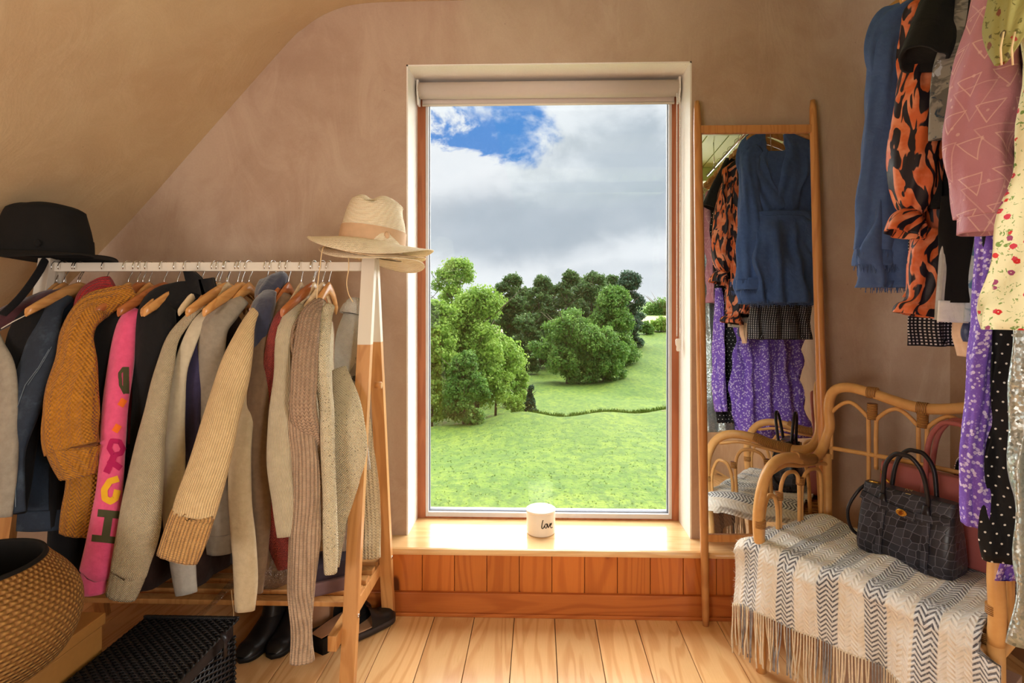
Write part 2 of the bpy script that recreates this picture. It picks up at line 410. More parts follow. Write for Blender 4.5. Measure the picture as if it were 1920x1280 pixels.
# ------------------------------------------------------------------ window
win = tag(bpy.data.objects.new('window_1', None), kind='structure'); COL.objects.link(win)
win.location = ((OX0 + OX1) / 2, YG, SILL)
gx0, gx1 = at(806, 500, YG + .02).x, at(1251, 500, YG + .02).x
gz0, gz1 = at(1030, 957, YG + .02).z, at(1030, 190, YG + .02).z
def ring(x0, x1, z0, z1, w, y0, y1, bev=.002, wt=None, wb=None):
    wt = wt or w; wb = wb or w; m = MB()
    m.box((x0, y0, z0), (x0 + w, y1, z1), bev=bev); m.box((x1 - w, y0, z0), (x1, y1, z1), bev=bev)
    m.box((x0 + w, y0, z0), (x1 - w, y1, z0 + wb), bev=bev); m.box((x0 + w, y0, z1 - wt), (x1 - w, y1, z1), bev=bev); return m
ring(OX0, OX1, SILL, OZ1, gx0 - OX0 - .014, YG, YG + .06, wb=max(.012, gz0 - SILL - .022), wt=OZ1 - gz1 - .03).build('outer_frame', M['frame'], win)
ring(gx0 - .014, gx1 + .014, gz0 - .022, gz1 + .03, .012, YG - .004, YG + .05, wb=.020, wt=.026).build('glazing_bead', M['alu'], win)
ring(gx0 - .003, gx1 + .003, gz0 - .003, gz1 + .005, .004, YG + .012, YG + .03, bev=0).build('glazing_seal', M['seal'], win)
g = Mat('window_glass'); nt = g
gl = g.new('ShaderNodeBsdfGlossy'); gl.inputs['Roughness'].default_value = .0
tp = g.new('ShaderNodeBsdfTransparent'); tp.inputs[0].default_value = (.97, .985, .98, 1)
mx = g.new('ShaderNodeMixShader'); mx.inputs[0].default_value = .035
g.l.new(tp.outputs[0], mx.inputs[1]); g.l.new(gl.outputs[0], mx.inputs[2]); g.l.new(mx.outputs[0], g.n['Material Output'].inputs[0])
MB().box((gx0, YG + .02, gz0), (gx1, YG + .024, gz1)).build('glass_pane', g.m, win)
MB().box((OX0 - .05, YG + .05, SILL - .05), (OX1 + .05, YG + .16, SILL - .012)).build('outer_sill', M['alu'], win)

# roller blind
bl = thing('roller_blind', 'rolled-up greige roller blind fixed across the top of the window', 'blind', at(1030, 170, YG - .06))
zc = at(1030, 167, YG - .05).z; x0, x1 = at(787, 167, YG - .05).x, at(1270, 167, YG - .05).x; r = .034; yc = YG - .045
MB().tube([(x0, yc, zc), (x1, yc, zc)], r, 28).build('fabric_roll', M['blind'], bl)
MB().box((x0 + .004, yc + .028, zc - .050), (x1 - .004, yc + .034, zc), bev=.001).build('blind_hem', M['blind'], bl)
MB().tube([(x0 + .004, yc + .031, zc - .050), (x1 - .004, yc + .031, zc - .050)], .006, 8).build('bottom_bar', M['white'], bl)
for x in (x0 - .010, x1 + .002):
    MB().prism([(-.022, .04), (.022, .04), (.03, .0), (.018, -.045), (.022, -.06), (-.008, -.06), (-.014, -.04), (-.026, -.01)], (x, yc, zc), (0, 1, 0), (0, 0, 1), (.008, 0, 0)).build('bracket', M['whiteplastic'], bl)
cp = MB(); kx = at(1271, 400, YG - .065).x + .004
for sx in (0, .0125):
    zt, zb = zc - .03, at(1272, 632, YG - .06).z
    n = int((zt - zb) / .0062)
    for i in range(n):
        cp.sphere((kx + sx - .008, yc - .02, zt - i * .0062), .0029, 6, 4)
    cp.tube([(kx + sx - .008, yc - .02, zt), (kx + sx - .008, yc - .02, zb)], .0008, 4)
tag(cp.build('bead_chain', M['whiteplastic'], bl), kind='stuff')
zb = at(1272, 640, YG - .06).z
MB().loft([[(kx - .002 + a * math.cos(q), yc - .02 + .005 * math.sin(q), zb + z) for q in np.linspace(0, 2 * math.pi, 10, endpoint=False)] for z, a in ((.012, .009), (.006, .013), (-.012, .012), (-.020, .008), (-.034, .009), (-.040, .006))]).build('chain_weight', M['whiteplastic'], bl)

# candle jar on the sill
jl = at(1014, 992, 2.26); jc = Vector((jl.x, 2.255, SILL)); jr = .0600
jc.y = (EYE - SILL) * F / (997 - 564)
jar = thing('candle_jar', 'round white ceramic jar with handwritten word love on the window sill', 'jar', jc)
cer = plain('white_ceramic', (240, 226, 208), .18, var=.02)
def lathe(prof, c, n=40, sx=1, sy=1):
    m = MB(); c = Vector(c)
    m.loft([[(c.x + r * sx * math.cos(a), c.y + r * sy * math.sin(a), c.z + z) for a in np.linspace(0, 2 * math.pi, n, endpoint=False)] for r, z in prof], cap0=True, cap1=True); return m
H = .098
body = lathe([(.050, 0), (.056, .002), (.0585, .008), (.0585, H - .012), (.0575, H - .009)], jc).build('jar_body', cer, jar)
lathe([(.0585, H - .009), (.0605, H - .007), (.0605, H - .002), (.058, H), (.03, H + .0008), (.002, H + .001)], jc).build('lid', cer, jar)
# ribbon strokes pressed on to a surface
def decal(name, strokes, target, mat, parent, off=.0012, thick=.0006, label=None, kind=None):
    """strokes: [(points in photo pixels, width px)], laid on the target's surface"""
    me = target.data; off0 = wloc(target)
    bv = BVHTree.FromPolygons([v.co + off0 for v in me.vertices], [tuple(p.vertices) for p in me.polygons])
    mb = MB(); o = Vector((0, 0, EYE))
    for pts, w in strokes:
        P = [np.array(p, float) for p in pts]; D = []
        for a, b in zip(P, P[1:]):
            n = max(2, int(np.linalg.norm(b - a) / 2.0) + 1)
            for t in np.linspace(0, 1, n, endpoint=False): D.append(a + (b - a) * t)
        D.append(P[-1]); last = None; nw = max(2, int(w / 3) + 1)
        for i, p in enumerate(D):
            tg = D[min(i + 1, len(D) - 1)] - D[max(i - 1, 0)]; tg = tg / (np.linalg.norm(tg) + 1e-9); nn = np.array([-tg[1], tg[0]])
            row = []
            for q in np.linspace(-.5, .5, nw + 1):
                x = p + nn * q * w; h = bv.ray_cast(o, direction(x[0], x[1]).normalized())
                if h[0] is None: row = None; break
                N = h[1] if h[1].dot(direction(x[0], x[1])) < 0 else -h[1]
                row.append(h[0] + N * off)
            if row and last:
                b = len(mb.v); mb.v += [tuple(v) for v in last + row]; k = nw + 1
                for c in range(nw): mb.face((b + c, b + c + 1, b + k + c + 1, b + k + c))
            last = row
    if not mb.v: return None
    return mb.build(name, mat, parent, label, kind)
ink = plain('black_ink', (44, 36, 28), .5)
S = lambda pts: [(960 + x / 12.8, 920 + y / 12.8) for x, y in pts]
decal('lettering', [(S([(745, 700), (725, 770), (712, 850), (715, 895), (738, 905), (765, 870), (785, 830)]), 1.7), (S([(805, 790), (785, 830), (790, 880), (815, 895), (838, 860), (835, 810), (808, 790), (850, 790)]), 1.5),
                    (S([(850, 790), (858, 850), (868, 885), (895, 830), (912, 775)]), 1.5), (S([(905, 850), (940, 800), (948, 765), (925, 790), (915, 850), (935, 890), (970, 870)]), 1.4)], body, ink, jar, label='word love in thin black script')

# ------------------------------------------------------------------ land outside
def interp(x, T): return float(np.interp(x, [t[0] for t in T], [t[1] for t in T]))
T0 = [(4, 4.6), (14, 5.42), (25, 6.81), (33, 7.5), (38, 7.79), (40, 8.25), (42, 9.05), (46, 9.24), (60, 10.2), (75, 10.7), (95, 10.9), (600, 10.9)]
T1 = [(60, 10.2), (75, 9.9), (95, 8.7), (120, 6.7), (135, 6.1), (180, 6.6), (250, 6.3), (400, 3.5), (600, 2)]
def ss(x): x = max(0, min(1, x)); return x * x * (3 - 2 * x)
def brook(X): return .9 * math.sin(X * .45 + 1) + .5 * math.sin(X * 1.1)
def terrain(X, Y):
    r = X / max(Y, 1)
    Yc = Y + ((ss((-.02 - r) / .20)) * 6.0 + brook(X)) * ss((Y - 20) / 12) * ss((60 - Y) / 14)
    base = interp(Yc, T0)
    d = base
    if Y > 55: d = base + (interp(Y, T1) - base) * ss((r - .085) / .105)
    w = .10 * math.sin(X * .55 + Y * .21) + .07 * math.sin(X * 1.3 - Y * .45)
    return EYE - d + w * min(1, Y / 15) * .6
ysam = np.concatenate([np.linspace(3, 36, 90), np.linspace(36.4, 48, 60), np.geomspace(48.5, 600, 90)]); rs = np.linspace(-.75, .75, 150)
mb = MB(); mb.loft([[(r * y, y, terrain(r * y, y)) for r in rs] for y in ysam], closed=False)
m = Mat('meadow_grass')
xx, yy, zz = m.sep(m.obj)[:3]
sv = m.mapping(m.obj, scale=(1, .45, 1)); a = m.noise(sv, .35, 4, .6); b = m.noise(sv, 2.4, 6, .7); c = m.noise(m.mapping(m.obj, scale=(.35, 1.2, 1)), 5, 5, .7); e = m.noise(sv, 12, 3, .6)
col = m.mix(m.smooth(a, .35, .65), lin((102, 124, 32)), lin((82, 110, 26)))
col = m.mix(m.math('MULTIPLY', m.smooth(b, .42, .60), .75), col, lin((52, 86, 22)))
col = m.mix(m.math('MULTIPLY', m.smooth(c, .52, .72), .6), col, lin((128, 140, 60)))
col = m.mix(m.math('MULTIPLY', m.smooth(e, .5, .68), .6), col, lin((42, 70, 22)))
tan = m.math('MULTIPLY', m.smooth(yy, 150, 155), m.smooth(yy, 235, 228)); col = m.mix(tan, col, lin((156, 146, 110)))
bank = m.math('MULTIPLY', m.smooth(yy, 38.6, 39.6), m.smooth(yy, 42.2, 41.0))
col = m.mix(m.math('MULTIPLY', m.math('MULTIPLY', m.smooth(yy, 37, 39), m.smooth(yy, 44, 42)), m.math('MULTIPLY', m.smooth(b, .5, .6), .6)), col, lin((104, 96, 52)))
gm = m.fin(col, .9, m.math('ADD', b, m.math('MULTIPLY', e, .35)), .12, .8)
for p in range(1): pass
mea = struct('ground', mb, gm)

leafm = {}
def leaf_mat(name, c1, c2, c3):
    m = Mat(name); at_ = m.new('ShaderNodeAttribute'); at_.attribute_name = 'tone'
    n = m.noise(m.obj, .8, 3); f = m.math('ADD', m.math('MULTIPLY', at_.outputs['Fac'], .7), m.math('MULTIPLY', n, .45))
    col = m.ramp(f, [(.15, lin(c1)), (.5, lin(c2)), (.85, lin(c3))])
    m.fin(col, .6); m.b.inputs['Specular IOR Level'].default_value = .25
    tr = m.new('ShaderNodeBsdfTranslucent'); m.l.new(col, tr.inputs[0]); mx = m.new('ShaderNodeMixShader'); mx.inputs[0].default_value = .35
    m.l.new(m.b.outputs[0], mx.inputs[1]); m.l.new(tr.outputs[0], mx.inputs[2]); m.l.new(mx.outputs[0], m.n['Material Output'].inputs[0])
    return m.m
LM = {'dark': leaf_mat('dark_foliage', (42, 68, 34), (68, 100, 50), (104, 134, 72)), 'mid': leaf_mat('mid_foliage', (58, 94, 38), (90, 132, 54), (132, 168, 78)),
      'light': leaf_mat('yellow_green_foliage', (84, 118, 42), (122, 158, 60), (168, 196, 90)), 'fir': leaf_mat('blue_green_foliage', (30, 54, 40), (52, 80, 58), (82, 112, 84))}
bark = plain('grey_brown_bark', (104, 92, 74), .9)
def leaves(puffs, n, size, seed, mat, name, parent, squash=1.0):
    rng = np.random.default_rng(seed); P = np.array([p[:3] for p in puffs]); R = np.array([p[3] for p in puffs])
    w = R ** 2; idx = rng.choice(len(P), n, p=w / w.sum())
    d = rng.normal(size=(n, 3)) * np.array([1, 1, .9]); d /= np.linalg.norm(d, axis=1)[:, None]; d[:, 2] = np.abs(d[:, 2]) * rng.choice([1, 1, 1, -.7], n); 
    rad = R[idx] * rng.uniform(.3, 1.35, n) + np.abs(rng.normal(size=n)) * R.mean() * .25; c = P[idx] + d * rad[:, None] * np.array([1, 1, squash])
    nrm = d + rng.normal(size=(n, 3)) * .45; nrm /= np.linalg.norm(nrm, axis=1)[:, None]
    a = np.cross(nrm, rng.normal(size=(n, 3))); a /= np.linalg.norm(a, axis=1)[:, None]; b = np.cross(nrm, a)
    s = (size * rng.uniform(.6, 1.35, n))[:, None]
    V = np.stack([c - a * s, c - b * s * .62, c + a * s, c + b * s * .62], 1).reshape(-1, 3) - np.array(wloc(parent))
    me = bpy.data.meshes.new(name); me.vertices.add(4 * n); me.vertices.foreach_set('co', V.ravel())
    me.loops.add(4 * n); me.loops.foreach_set('vertex_index', np.arange(4 * n)); me.polygons.add(n)
    me.polygons.foreach_set('loop_start', np.arange(n) * 4); me.polygons.foreach_set('loop_total', np.full(n, 4)); me.update(calc_edges=True)
    pt = rng.uniform(.1, .9, len(P))[idx]; tone = np.repeat(np.clip(pt * .6 + rng.uniform(0, .5, n), 0, 1), 4)
    at_ = me.attributes.new('tone', 'FLOAT', 'POINT'); at_.data.foreach_set('value', tone)
    me.materials.append(mat); o = bpy.data.objects.new(name, me); COL.objects.link(o); o.parent = parent; return o
def tree(name, label, px0, px1, ytop, ybase, Y, kind, mat, seed, n=9000, leaf=.22, group=None, depth=.8, trunk=.14, airy=0):
    rnd = random.Random(seed); X0, X1 = at(px0, 600, Y).x, at(px1, 600, Y).x; cx = (X0 + X1) / 2; W = (X1 - X0) / 2 * (1.22 if kind == 'round' else 1.08)
    zt = at((px0 + px1) / 2, ytop, Y).z; zb = at((px0 + px1) / 2, ybase, Y).z; zg = terrain(cx, Y); zb = max(zb, zg) if trunk else zg; Ht = zt - zg
    t = thing(name, label, 'tree', (cx, Y, zg), group); puffs = []
    lobes = []
    for q in range(9 if kind != 'fir' else 16):       # main limbs' masses of leaf
        h = (q + rnd.uniform(.2, .8)) / (9 if kind != 'fir' else 16); a = q * 2.4 + rnd.uniform(-.6, .6)
        if kind == 'fir': prof, lr = (1 - h) ** .9, .16 + .22 * (1 - h)
        elif kind == 'bush': prof, lr = math.cos(h * math.pi / 2.2) ** .5, rnd.uniform(.32, .46)
        elif kind == 'tall': prof, lr = .55 + .3 * math.sin(math.pi * h), rnd.uniform(.22, .36)
        else: prof, lr = math.sin(math.pi * min(1, h * .74 + .20)) ** .6, rnd.uniform(.34, .52)
        lr *= W * (1 - airy * .25); rr = max(0, prof * W - lr * .75) * rnd.uniform(.55, 1.05)
        zc = zb + (zt - zb - lr * .8) * h + lr * .4
        lobes.append((cx + math.cos(a) * rr, Y + math.sin(a) * rr * depth, zc, lr))
    lobes.append((cx, Y, zb + (zt - zb) * .45, W * .5 * (1 - airy * .6))); lobes.append((cx + rnd.uniform(-.2, .2) * W, Y, zt - W * .30, W * .30 * (1 - airy * .3)))
    for lx, ly, lz, lr in lobes:
        for _ in range(26):
            a, e = rnd.random() * 6.283, math.asin(rnd.uniform(-.6, 1)); r = lr * rnd.uniform(.20, .42)
            puffs.append((lx + math.cos(a) * math.cos(e) * lr * .8, ly + math.sin(a) * math.cos(e) * lr * .8 * depth, lz + math.sin(e) * lr * .8, r))
    leaves(puffs, int(n * 2.1), leaf * .80, seed, mat, 'foliage', t, .9)
    mb = MB(); tw = max(.10, W * .055)
    mb.tube([(cx, Y, zg - .1), (cx + W * .04, Y, zg + Ht * .3), (cx - W * .03, Y, zg + Ht * .62), (cx, Y, zg + Ht * .9)], [tw, tw * .8, tw * .5, tw * .15], 8)
    mb.build('trunk', bark, t)
    mb = MB()
    for i in range(10):
        h = rnd.uniform(.25, .8); a = rnd.random() * 2 * math.pi; L = W * rnd.uniform(.5, .95)
        p = Vector((cx, Y, zg + Ht * h)); mb.tube([p, p + Vector((math.cos(a) * L * .5, math.sin(a) * L * .5, L * .35)), p + Vector((math.cos(a) * L, math.sin(a) * L, L * .8))], [tw * .4, tw * .25, tw * .06], 5)
    tag(mb.build('branches', bark, t), kind='stuff')
    return t
G1 = 'trees of the copse across the meadow'
tree('broadleaf_tree', 'tall open-crowned tree with bare upper twigs at the left edge of the window view', 790, 906, 486, 720, 44, 'round', LM['light'], 1, 14000, .13)
tree('broadleaf_tree', 'big yellow-green tree in the middle left of the window view', 818, 968, 552, 772, 41, 'round', LM['light'], 2, 15000, .15)
tree('broadleaf_tree', 'large yellow-green tree spilling over the left edge of the glass', 748, 868, 566, 790, 38, 'round', LM['light'], 3, 15000, .14)
tree('broadleaf_tree', 'shaded green tree standing behind the big yellow-green trees on the left', 806, 930, 574, 760, 52, 'round', LM['mid'], 31, 13000, .16)
tree('broadleaf_tree', 'tree just outside the left edge of the window view', 640, 760, 540, 780, 44, 'round', LM['light'], 32, 9000, .18)
tree('broadleaf_tree', 'far tree left of the copse, hidden behind the window reveal', 700, 830, 530, 700, 80, 'round', LM['dark'], 33, 7000, .30)
tree('broadleaf_tree', 'far tree at the left end of the valley, hidden behind the window reveal', 580, 720, 530, 700, 85, 'round', LM['dark'], 34, 7000, .30)
tree('bush', 'dense dark green bush at the foot of the left trees', 822, 916, 668, 800, 35, 'bush', LM['mid'], 4, 12000, .10, trunk=0)
tree('bush', 'light green bush leaning right towards the brook beside the left trees', 886, 972, 628, 766, 43, 'bush', LM['light'], 5, 10000, .12, trunk=0)
tree('bush', 'small yellow-green bush outgrowth nearest the dark copse', 938, 996, 676, 742, 48, 'bush', LM['light'], 6, 4500, .12, trunk=0)
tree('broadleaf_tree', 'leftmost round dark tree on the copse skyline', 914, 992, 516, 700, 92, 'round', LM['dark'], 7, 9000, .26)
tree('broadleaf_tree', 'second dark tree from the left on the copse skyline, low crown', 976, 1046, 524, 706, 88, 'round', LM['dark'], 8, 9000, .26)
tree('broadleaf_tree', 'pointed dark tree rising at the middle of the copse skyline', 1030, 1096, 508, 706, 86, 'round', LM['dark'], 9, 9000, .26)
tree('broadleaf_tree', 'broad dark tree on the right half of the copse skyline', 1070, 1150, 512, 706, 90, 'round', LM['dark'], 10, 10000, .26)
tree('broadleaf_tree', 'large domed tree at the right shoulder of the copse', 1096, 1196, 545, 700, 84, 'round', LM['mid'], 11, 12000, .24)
tree('conifer', 'blue-green conifer at the right end of the copse', 1136, 1210, 512, 660, 100, 'round', LM['fir'], 12, 10000, .28)
tree('broadleaf_tree', 'bright green round tree standing in front of the dark copse', 1010, 1118, 588, 718, 70, 'round', LM['mid'], 13, 15000, .20)
tree('broadleaf_tree', 'smaller bright green tree at the right front corner of the copse', 1092, 1172, 624, 716, 71, 'round', LM['mid'], 14, 9000, .19)
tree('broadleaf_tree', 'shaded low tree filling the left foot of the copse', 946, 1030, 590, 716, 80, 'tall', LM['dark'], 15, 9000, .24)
tree('shrub', 'small pointed dark shrub alone beside the brook', 978, 1010, 722, 764, 44, 'fir', LM['fir'], 16, 2600, .08, trunk=0)
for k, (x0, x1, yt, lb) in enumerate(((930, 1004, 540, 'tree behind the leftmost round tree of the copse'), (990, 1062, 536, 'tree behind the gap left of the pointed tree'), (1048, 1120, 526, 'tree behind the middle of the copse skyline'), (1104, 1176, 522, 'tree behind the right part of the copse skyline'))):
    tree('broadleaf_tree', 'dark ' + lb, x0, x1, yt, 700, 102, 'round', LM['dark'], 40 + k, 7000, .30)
tree('hedge_bush', 'rounded hedge bush at the top of the right slope', 1196, 1226, 604, 632, 116, 'bush', LM['mid'], 17, 2500, .22, trunk=0)
tree('hedge_bush', 'wide hedge bush on the slope at the right edge of the glass', 1216, 1262, 600, 628, 120, 'bush', LM['light'], 18, 3500, .24, trunk=0)
tree('hedge_row', 'thin far hedge along the skyline at the right edge of the glass', 1200, 1300, 582, 592, 245, 'bush', LM['mid'], 19, 4000, .5, trunk=0, depth=.1)
# rough grass along the brook and on the near meadow
rng = random.Random(5); mb = MB()
def tuft(X, Y, h, n):
    z = terrain(X, Y)
    for _ in range(n):
        a = rng.random() * 6.28; l = h * rng.uniform(.5, 1); w = h * .10; dx, dy = math.cos(a) * l * .5, math.sin(a) * l * .5; x = X + rng.uniform(-h, h) * .5; y = Y + rng.uniform(-h, h) * .5
        b = len(mb.v); mb.v += [(x - w, y, z - .02), (x + w, y, z - .02), (x + dx, y + dy, z + l)]; mb.face((b, b + 1, b + 2), None, False)
for i in range(900):
    Y = rng.uniform(38.6, 42.2); r = rng.uniform(-.02, .26); Y0 = Y - brook(r * Y); tuft(r * Y0, Y0, rng.choice((.12, .2, .38)), 7)
for i in range(1500):
    Y = rng.uniform(11, 34); r = rng.uniform(-.25, .28); tuft(r * Y, Y, rng.uniform(.03, .07), 6)
o = mb.build('grass_tufts', plain('tuft_grass', (92, 118, 40), .9, var=.3)); solo(o, 'scattered rough grass tufts over the meadow and along the brook', 'grass', kind='stuff')
# ------------------------------------------------------------------ garment rack
RY = 1.815; RH = EYE + 80 / F * RY; RX1 = at(707, 480, RY).x; RX0 = at(84, 480, RY).x
LW, LT = .043, .026; FY0, FY1 = RY - .232, RY + .222
rack = thing('garment_rack', 'pale wood A-frame garment rack with white painted top and slatted shoe shelf', 'clothes rack', ((RX0 + RX1) / 2, RY, 0))
def rackmat():
    m = Mat('rack_leg_wood_and_paint')
    v = m.mapping(m.obj, scale=(1, 1, .12)); b = m.noise(v, 7, 2, .5, .5); rg = m.smooth(m.math('SINE', m.math('MULTIPLY', b, 60)), -.2, 1); fine = m.noise(m.mapping(m.obj, scale=(1, 1, .04)), 220, 2)
    c = m.mix(m.math('ADD', m.math('MULTIPLY', rg, .4), m.math('MULTIPLY', fine, .3)), lin((206, 150, 92)), lin((172, 112, 60)))
    z = m.sep(m.obj)[2]; zp = at(700, 645, RY - .05).z
    c = m.mix(m.smooth(z, zp - .0015, zp + .0015), c, lin((222, 212, 196)))
    return m.fin(c, .42)
rm = rackmat()
for xe in (RX0, RX1 - LW):
    for s, yf in ((-1, FY0), (1, FY1)):
        a = Vector((xe + LW / 2, RY + s * .012, RH)); b_ = Vector((xe + LW / 2, yf, 0))
        lm = MB().bar(b_, a, LW, LT).build('leg', rm, rack)
        d = (a - b_).normalized(); p = b_ + d * .255; q = Vector((LW / 2 + .002, 0, 0)); pp = Vector((0, (LT / 2) * s * -1, 0))
        MB().tube([p + q - Vector((.003, 0, 0)), p + q + Vector((.001, 0, 0))], .006, 10).build('bolt', M['chrome'], lm)
rl = MB().box((RX0 + LW, RY - .013, RH - .042), (RX1 - LW, RY + .013, RH - .012), bev=.002).build('hanging_rail', M['white'], rack)
RAILTOP = RH - .012
SZ = .228
for xe in (RX0 + LW, RX1 - LW - .026):
    MB().box((xe, FY0 - .022, SZ - .045), (xe + .026, FY1 + .004, SZ), bev=.002).build('shelf_bearer', M['ash'], rack)
sl = None
for i, y in enumerate((RY - .085, RY - .018, RY + .049, RY + .116, RY + .18)):
    if sl is None: sl = MB().box((RX0 + LW + .004, y - .018, SZ), (RX1 - LW - .004, y + .018, SZ + .016), bev=.002).build('shelf_slat', M['ash'], rack); y0 = y
    else:
        o = sl.copy(); COL.objects.link(o); o.location.y = y - y0
MB().tube([(RX1, RY - .02, at(716, 720, RY).z), (RX1 + .022, RY - .02, at(716, 720, RY).z)], .011, 14).build('peg', M['ash'], rack)

# ------------------------------------------------------------------ hangers
GH = 'wooden hangers on the rack rail'
_hr = random.Random(77)
def hanger(parent_name, label, p, ang, half, mat, group, rail_top, drop=.070, arm_drop=.080, thick=.008, clips=False, hookmat=None):
    """p: hook point on the rail (x, y); ang: direction of the arms in the xy plane"""
    x, y = p; ang += _hr.uniform(-.22, .1) if half < .12 else 0; t = thing('hanger', label, 'hanger', (x, y, rail_top - drop), group); ax = Vector((math.cos(ang), math.sin(ang), 0))
    r = .022; c = Vector((x, y, rail_top + .0065 - r)); perp = Vector((-ax.y, ax.x, 0)) 
    # hook crosses over the rail: lies in the plane of the arms
    pts = [c + ax * (math.cos(a) * r) + Vector((0, 0, math.sin(a) * r)) for a in np.linspace(math.radians(200), math.radians(-50), 14)]
    pts += [c + Vector((0, 0, -r * 1.5)) + ax * .004, c + Vector((0, 0, -r * 1.9)), Vector((x, y, rail_top - drop - .008))]
    MB().tube(pts, .0017, 6).build('hook', hookmat or M['chrome'], t)
    zt = rail_top - drop; P = []
    for s in np.linspace(-1, 1, 17):
        a = abs(s); z = zt - .016 - arm_drop * (a ** 1.35) ; P.append(Vector((x, y, z)) + ax * (s * half))
    rings = []
    for i, q in enumerate(P):
        a = abs(np.linspace(-1, 1, 17)[i]); h = .021 * (1 - .35 * a * a); w = thick * (.7 + .5 * a) * (.55 if a > .99 else 1)
        bow = perp * (.018 * a * a)
        rings.append([q + bow + perp * (w * math.cos(k)) + Vector((0, 0, h * math.sin(k))) for k in np.linspace(0, 2 * math.pi, 10, endpoint=False)])
    MB().loft(rings).build('shoulder_bar', mat, t)
    return t

def limb_rings(path, n=30, seg=46, fold=.05, seed=0, flat=.5, ribs=0, pleat=0, pf=70):
    rnd = random.Random(seed); ph = [rnd.uniform(0, 6.28) for _ in range(6)]
    P = []
    for p in path:
        c = at(p[0], p[1], p[2]); hw = p[3] * p[2] / F; dp = p[4] if len(p) > 4 else hw * flat
        P.append((c.x, c.y, c.z, hw, dp))
    Q = catmull(P, seg); L = 0; rings = []
    for i, q in enumerate(Q):
        c = Vector(q[:3]); t = Vector(Q[min(i + 1, seg - 1)][:3]) - Vector(Q[max(i - 1, 0)][:3]); t.normalize()
        if i: L += (c - Vector(Q[i - 1][:3])).length
        S = t.cross(Vector((0, 1, 0))); S = S.normalized() if S.length > .05 else Vector((1, 0, 0)); D = S.cross(t).normalized()
        hw, dp = max(.002, q[3]), max(.002, q[4]); f = fold * min(1, L / .05)
        row = []
        for k in range(n):
            a = 2 * math.pi * k / n
            mo = 1 + f * (math.sin(3 * a + ph[0] + L * 9) + .7 * math.sin(5 * a + ph[1] - L * 13) + .5 * math.sin(9 * a + ph[2] + L * 21)) + (.6 * f * math.sin(L * 38 + ph[3] + 2 * math.sin(a + ph[4])))
            if ribs: mo += .045 * math.cos(ribs * a)
            pl = pleat * min(1, L / .25) * (math.sin(pf * hw * math.cos(a) + ph[5] + 2.2 * L) + .5 * math.sin(1.9 * pf * hw * math.cos(a) + ph[3] - 3 * L))
            row.append(c + S * (hw * math.cos(a) * (1 + (mo - 1) * .5)) + D * (dp * math.sin(a) * mo + pl))
        rings.append(row)
    return rings
def inner(rings, depth=.02, scale=.86):
    """turn the open end inside itself so it reads as a hollow cuff or hem"""
    last = rings[-1]; c = sum(last, Vector()) / len(last); c0 = sum(rings[-3], Vector()) / len(last); d = (c0 - c).normalized()
    return rings + [[c + (p - c) * scale for p in last], [c + (p - c) * scale * .92 + d * depth for p in last]]
def limb(path, hollow=True, **kw):
    R = limb_rings(path, **kw)
    return MB().loft(inner(R) if hollow else R, cap0=True, cap1=True)
def split(path, y):
    """cut a pixel path at picture height y"""
    a, b = [], []
    for i, p in enumerate(path):
        (a if p[1] <= y else b).append(p)
    p, q = a[-1], b[0]; t = (y - p[1]) / (q[1] - p[1]); mid = tuple(p[k] + (q[k] - p[k]) * t for k in range(len(p)))
    return a + [mid], [mid] + b
def body_yz(X, Yc, hy, zt, zb, th=.03, flare=1.05, seed=0, neck=.07, lean=0, drop=.085):
    rnd = random.Random(seed); ph = [rnd.uniform(0, 6.28) for _ in range(4)]; n = 36; rings = []
    prof = [(0, neck * .7), (.008, neck), (drop * .5, hy * .62), (drop, hy * .93), (drop + .04, hy), (drop + .12, hy * .98)]
    H = zt - zb
    for h in np.linspace(drop + .2, H, 16): prof.append((h, hy * (1 + (flare - 1) * h / H)))
    for i, (h, b) in enumerate(prof):
        t = th * (.55 + .45 * min(1, h / .12)); row = []
        for k in range(n):
            a = 2 * math.pi * k / n; f = .16 * min(1, h / .2) * (math.sin(5 * a + ph[0] + h * 6) + .6 * math.sin(9 * a + ph[1] - h * 4))
            row.append(Vector((X + lean * h + t * math.cos(a) * (1 + f) , Yc + b * math.sin(a) * (1 + f * .15), zt - h)))
        rings.append(row)
    return rings

def garment(name, label, cat, mat, hook, parts, bod=None, half=.09, hmat='hanger', hang=True, group='clothes on the rack rail', hlabel=None, cuff_mat=None):
    """parts: list of dict(n=name, p=path, mat, cuff=y, kw)"""
    x = at(hook, 484, RY).x
    t = thing(name, label, cat, (x, RY - .05, .62), group)
    if bod:
        R = body_yz(x + bod.get('dx', 0), bod.get('Y', 1.82), bod.get('hy', .17), bod.get('zt', 1.205), bod.get('zb', .55), bod.get('th', .026), seed=hash(name) % 97 if False else len(name) * 7 + hook, lean=bod.get('lean', -.02))
        MB().loft(inner(R, .03, .9)).build('body', bod.get('mat', mat), t)
    for d in parts:
        mt = d.get('mat', mat); kw = dict(d.get('kw', {})); kw.setdefault('seed', hook)
        if 'cuff' in d:
            a, b = split(d['p'], d['cuff']); o = limb(a, hollow=False, **kw).build(d.get('n', 'sleeve'), mt, t)
            b = [(b[0][0], b[0][1] - 5, b[0][2], b[0][3] * .86), (b[0][0], b[0][1] + 3, b[0][2], b[0][3] * .97)] + [tuple(q) for q in b[1:]]
            kw2 = dict(kw); kw2['seg'] = 16; kw2['fold'] = .03; kw2['ribs'] = d.get('ribs', 14); kw2['n'] = 56
            limb(b, **kw2).build('cuff', d.get('cm', mt), o)
        else: o = limb(d['p'], **kw).build(d.get('n', 'sleeve'), mt, t, d.get('label'))
    if hang:
        hanger('hanger', hlabel or 'hanger', (x, RY), math.pi / 2 + .04, half, M[hmat], GH, RAILTOP)
    return t
K = knit
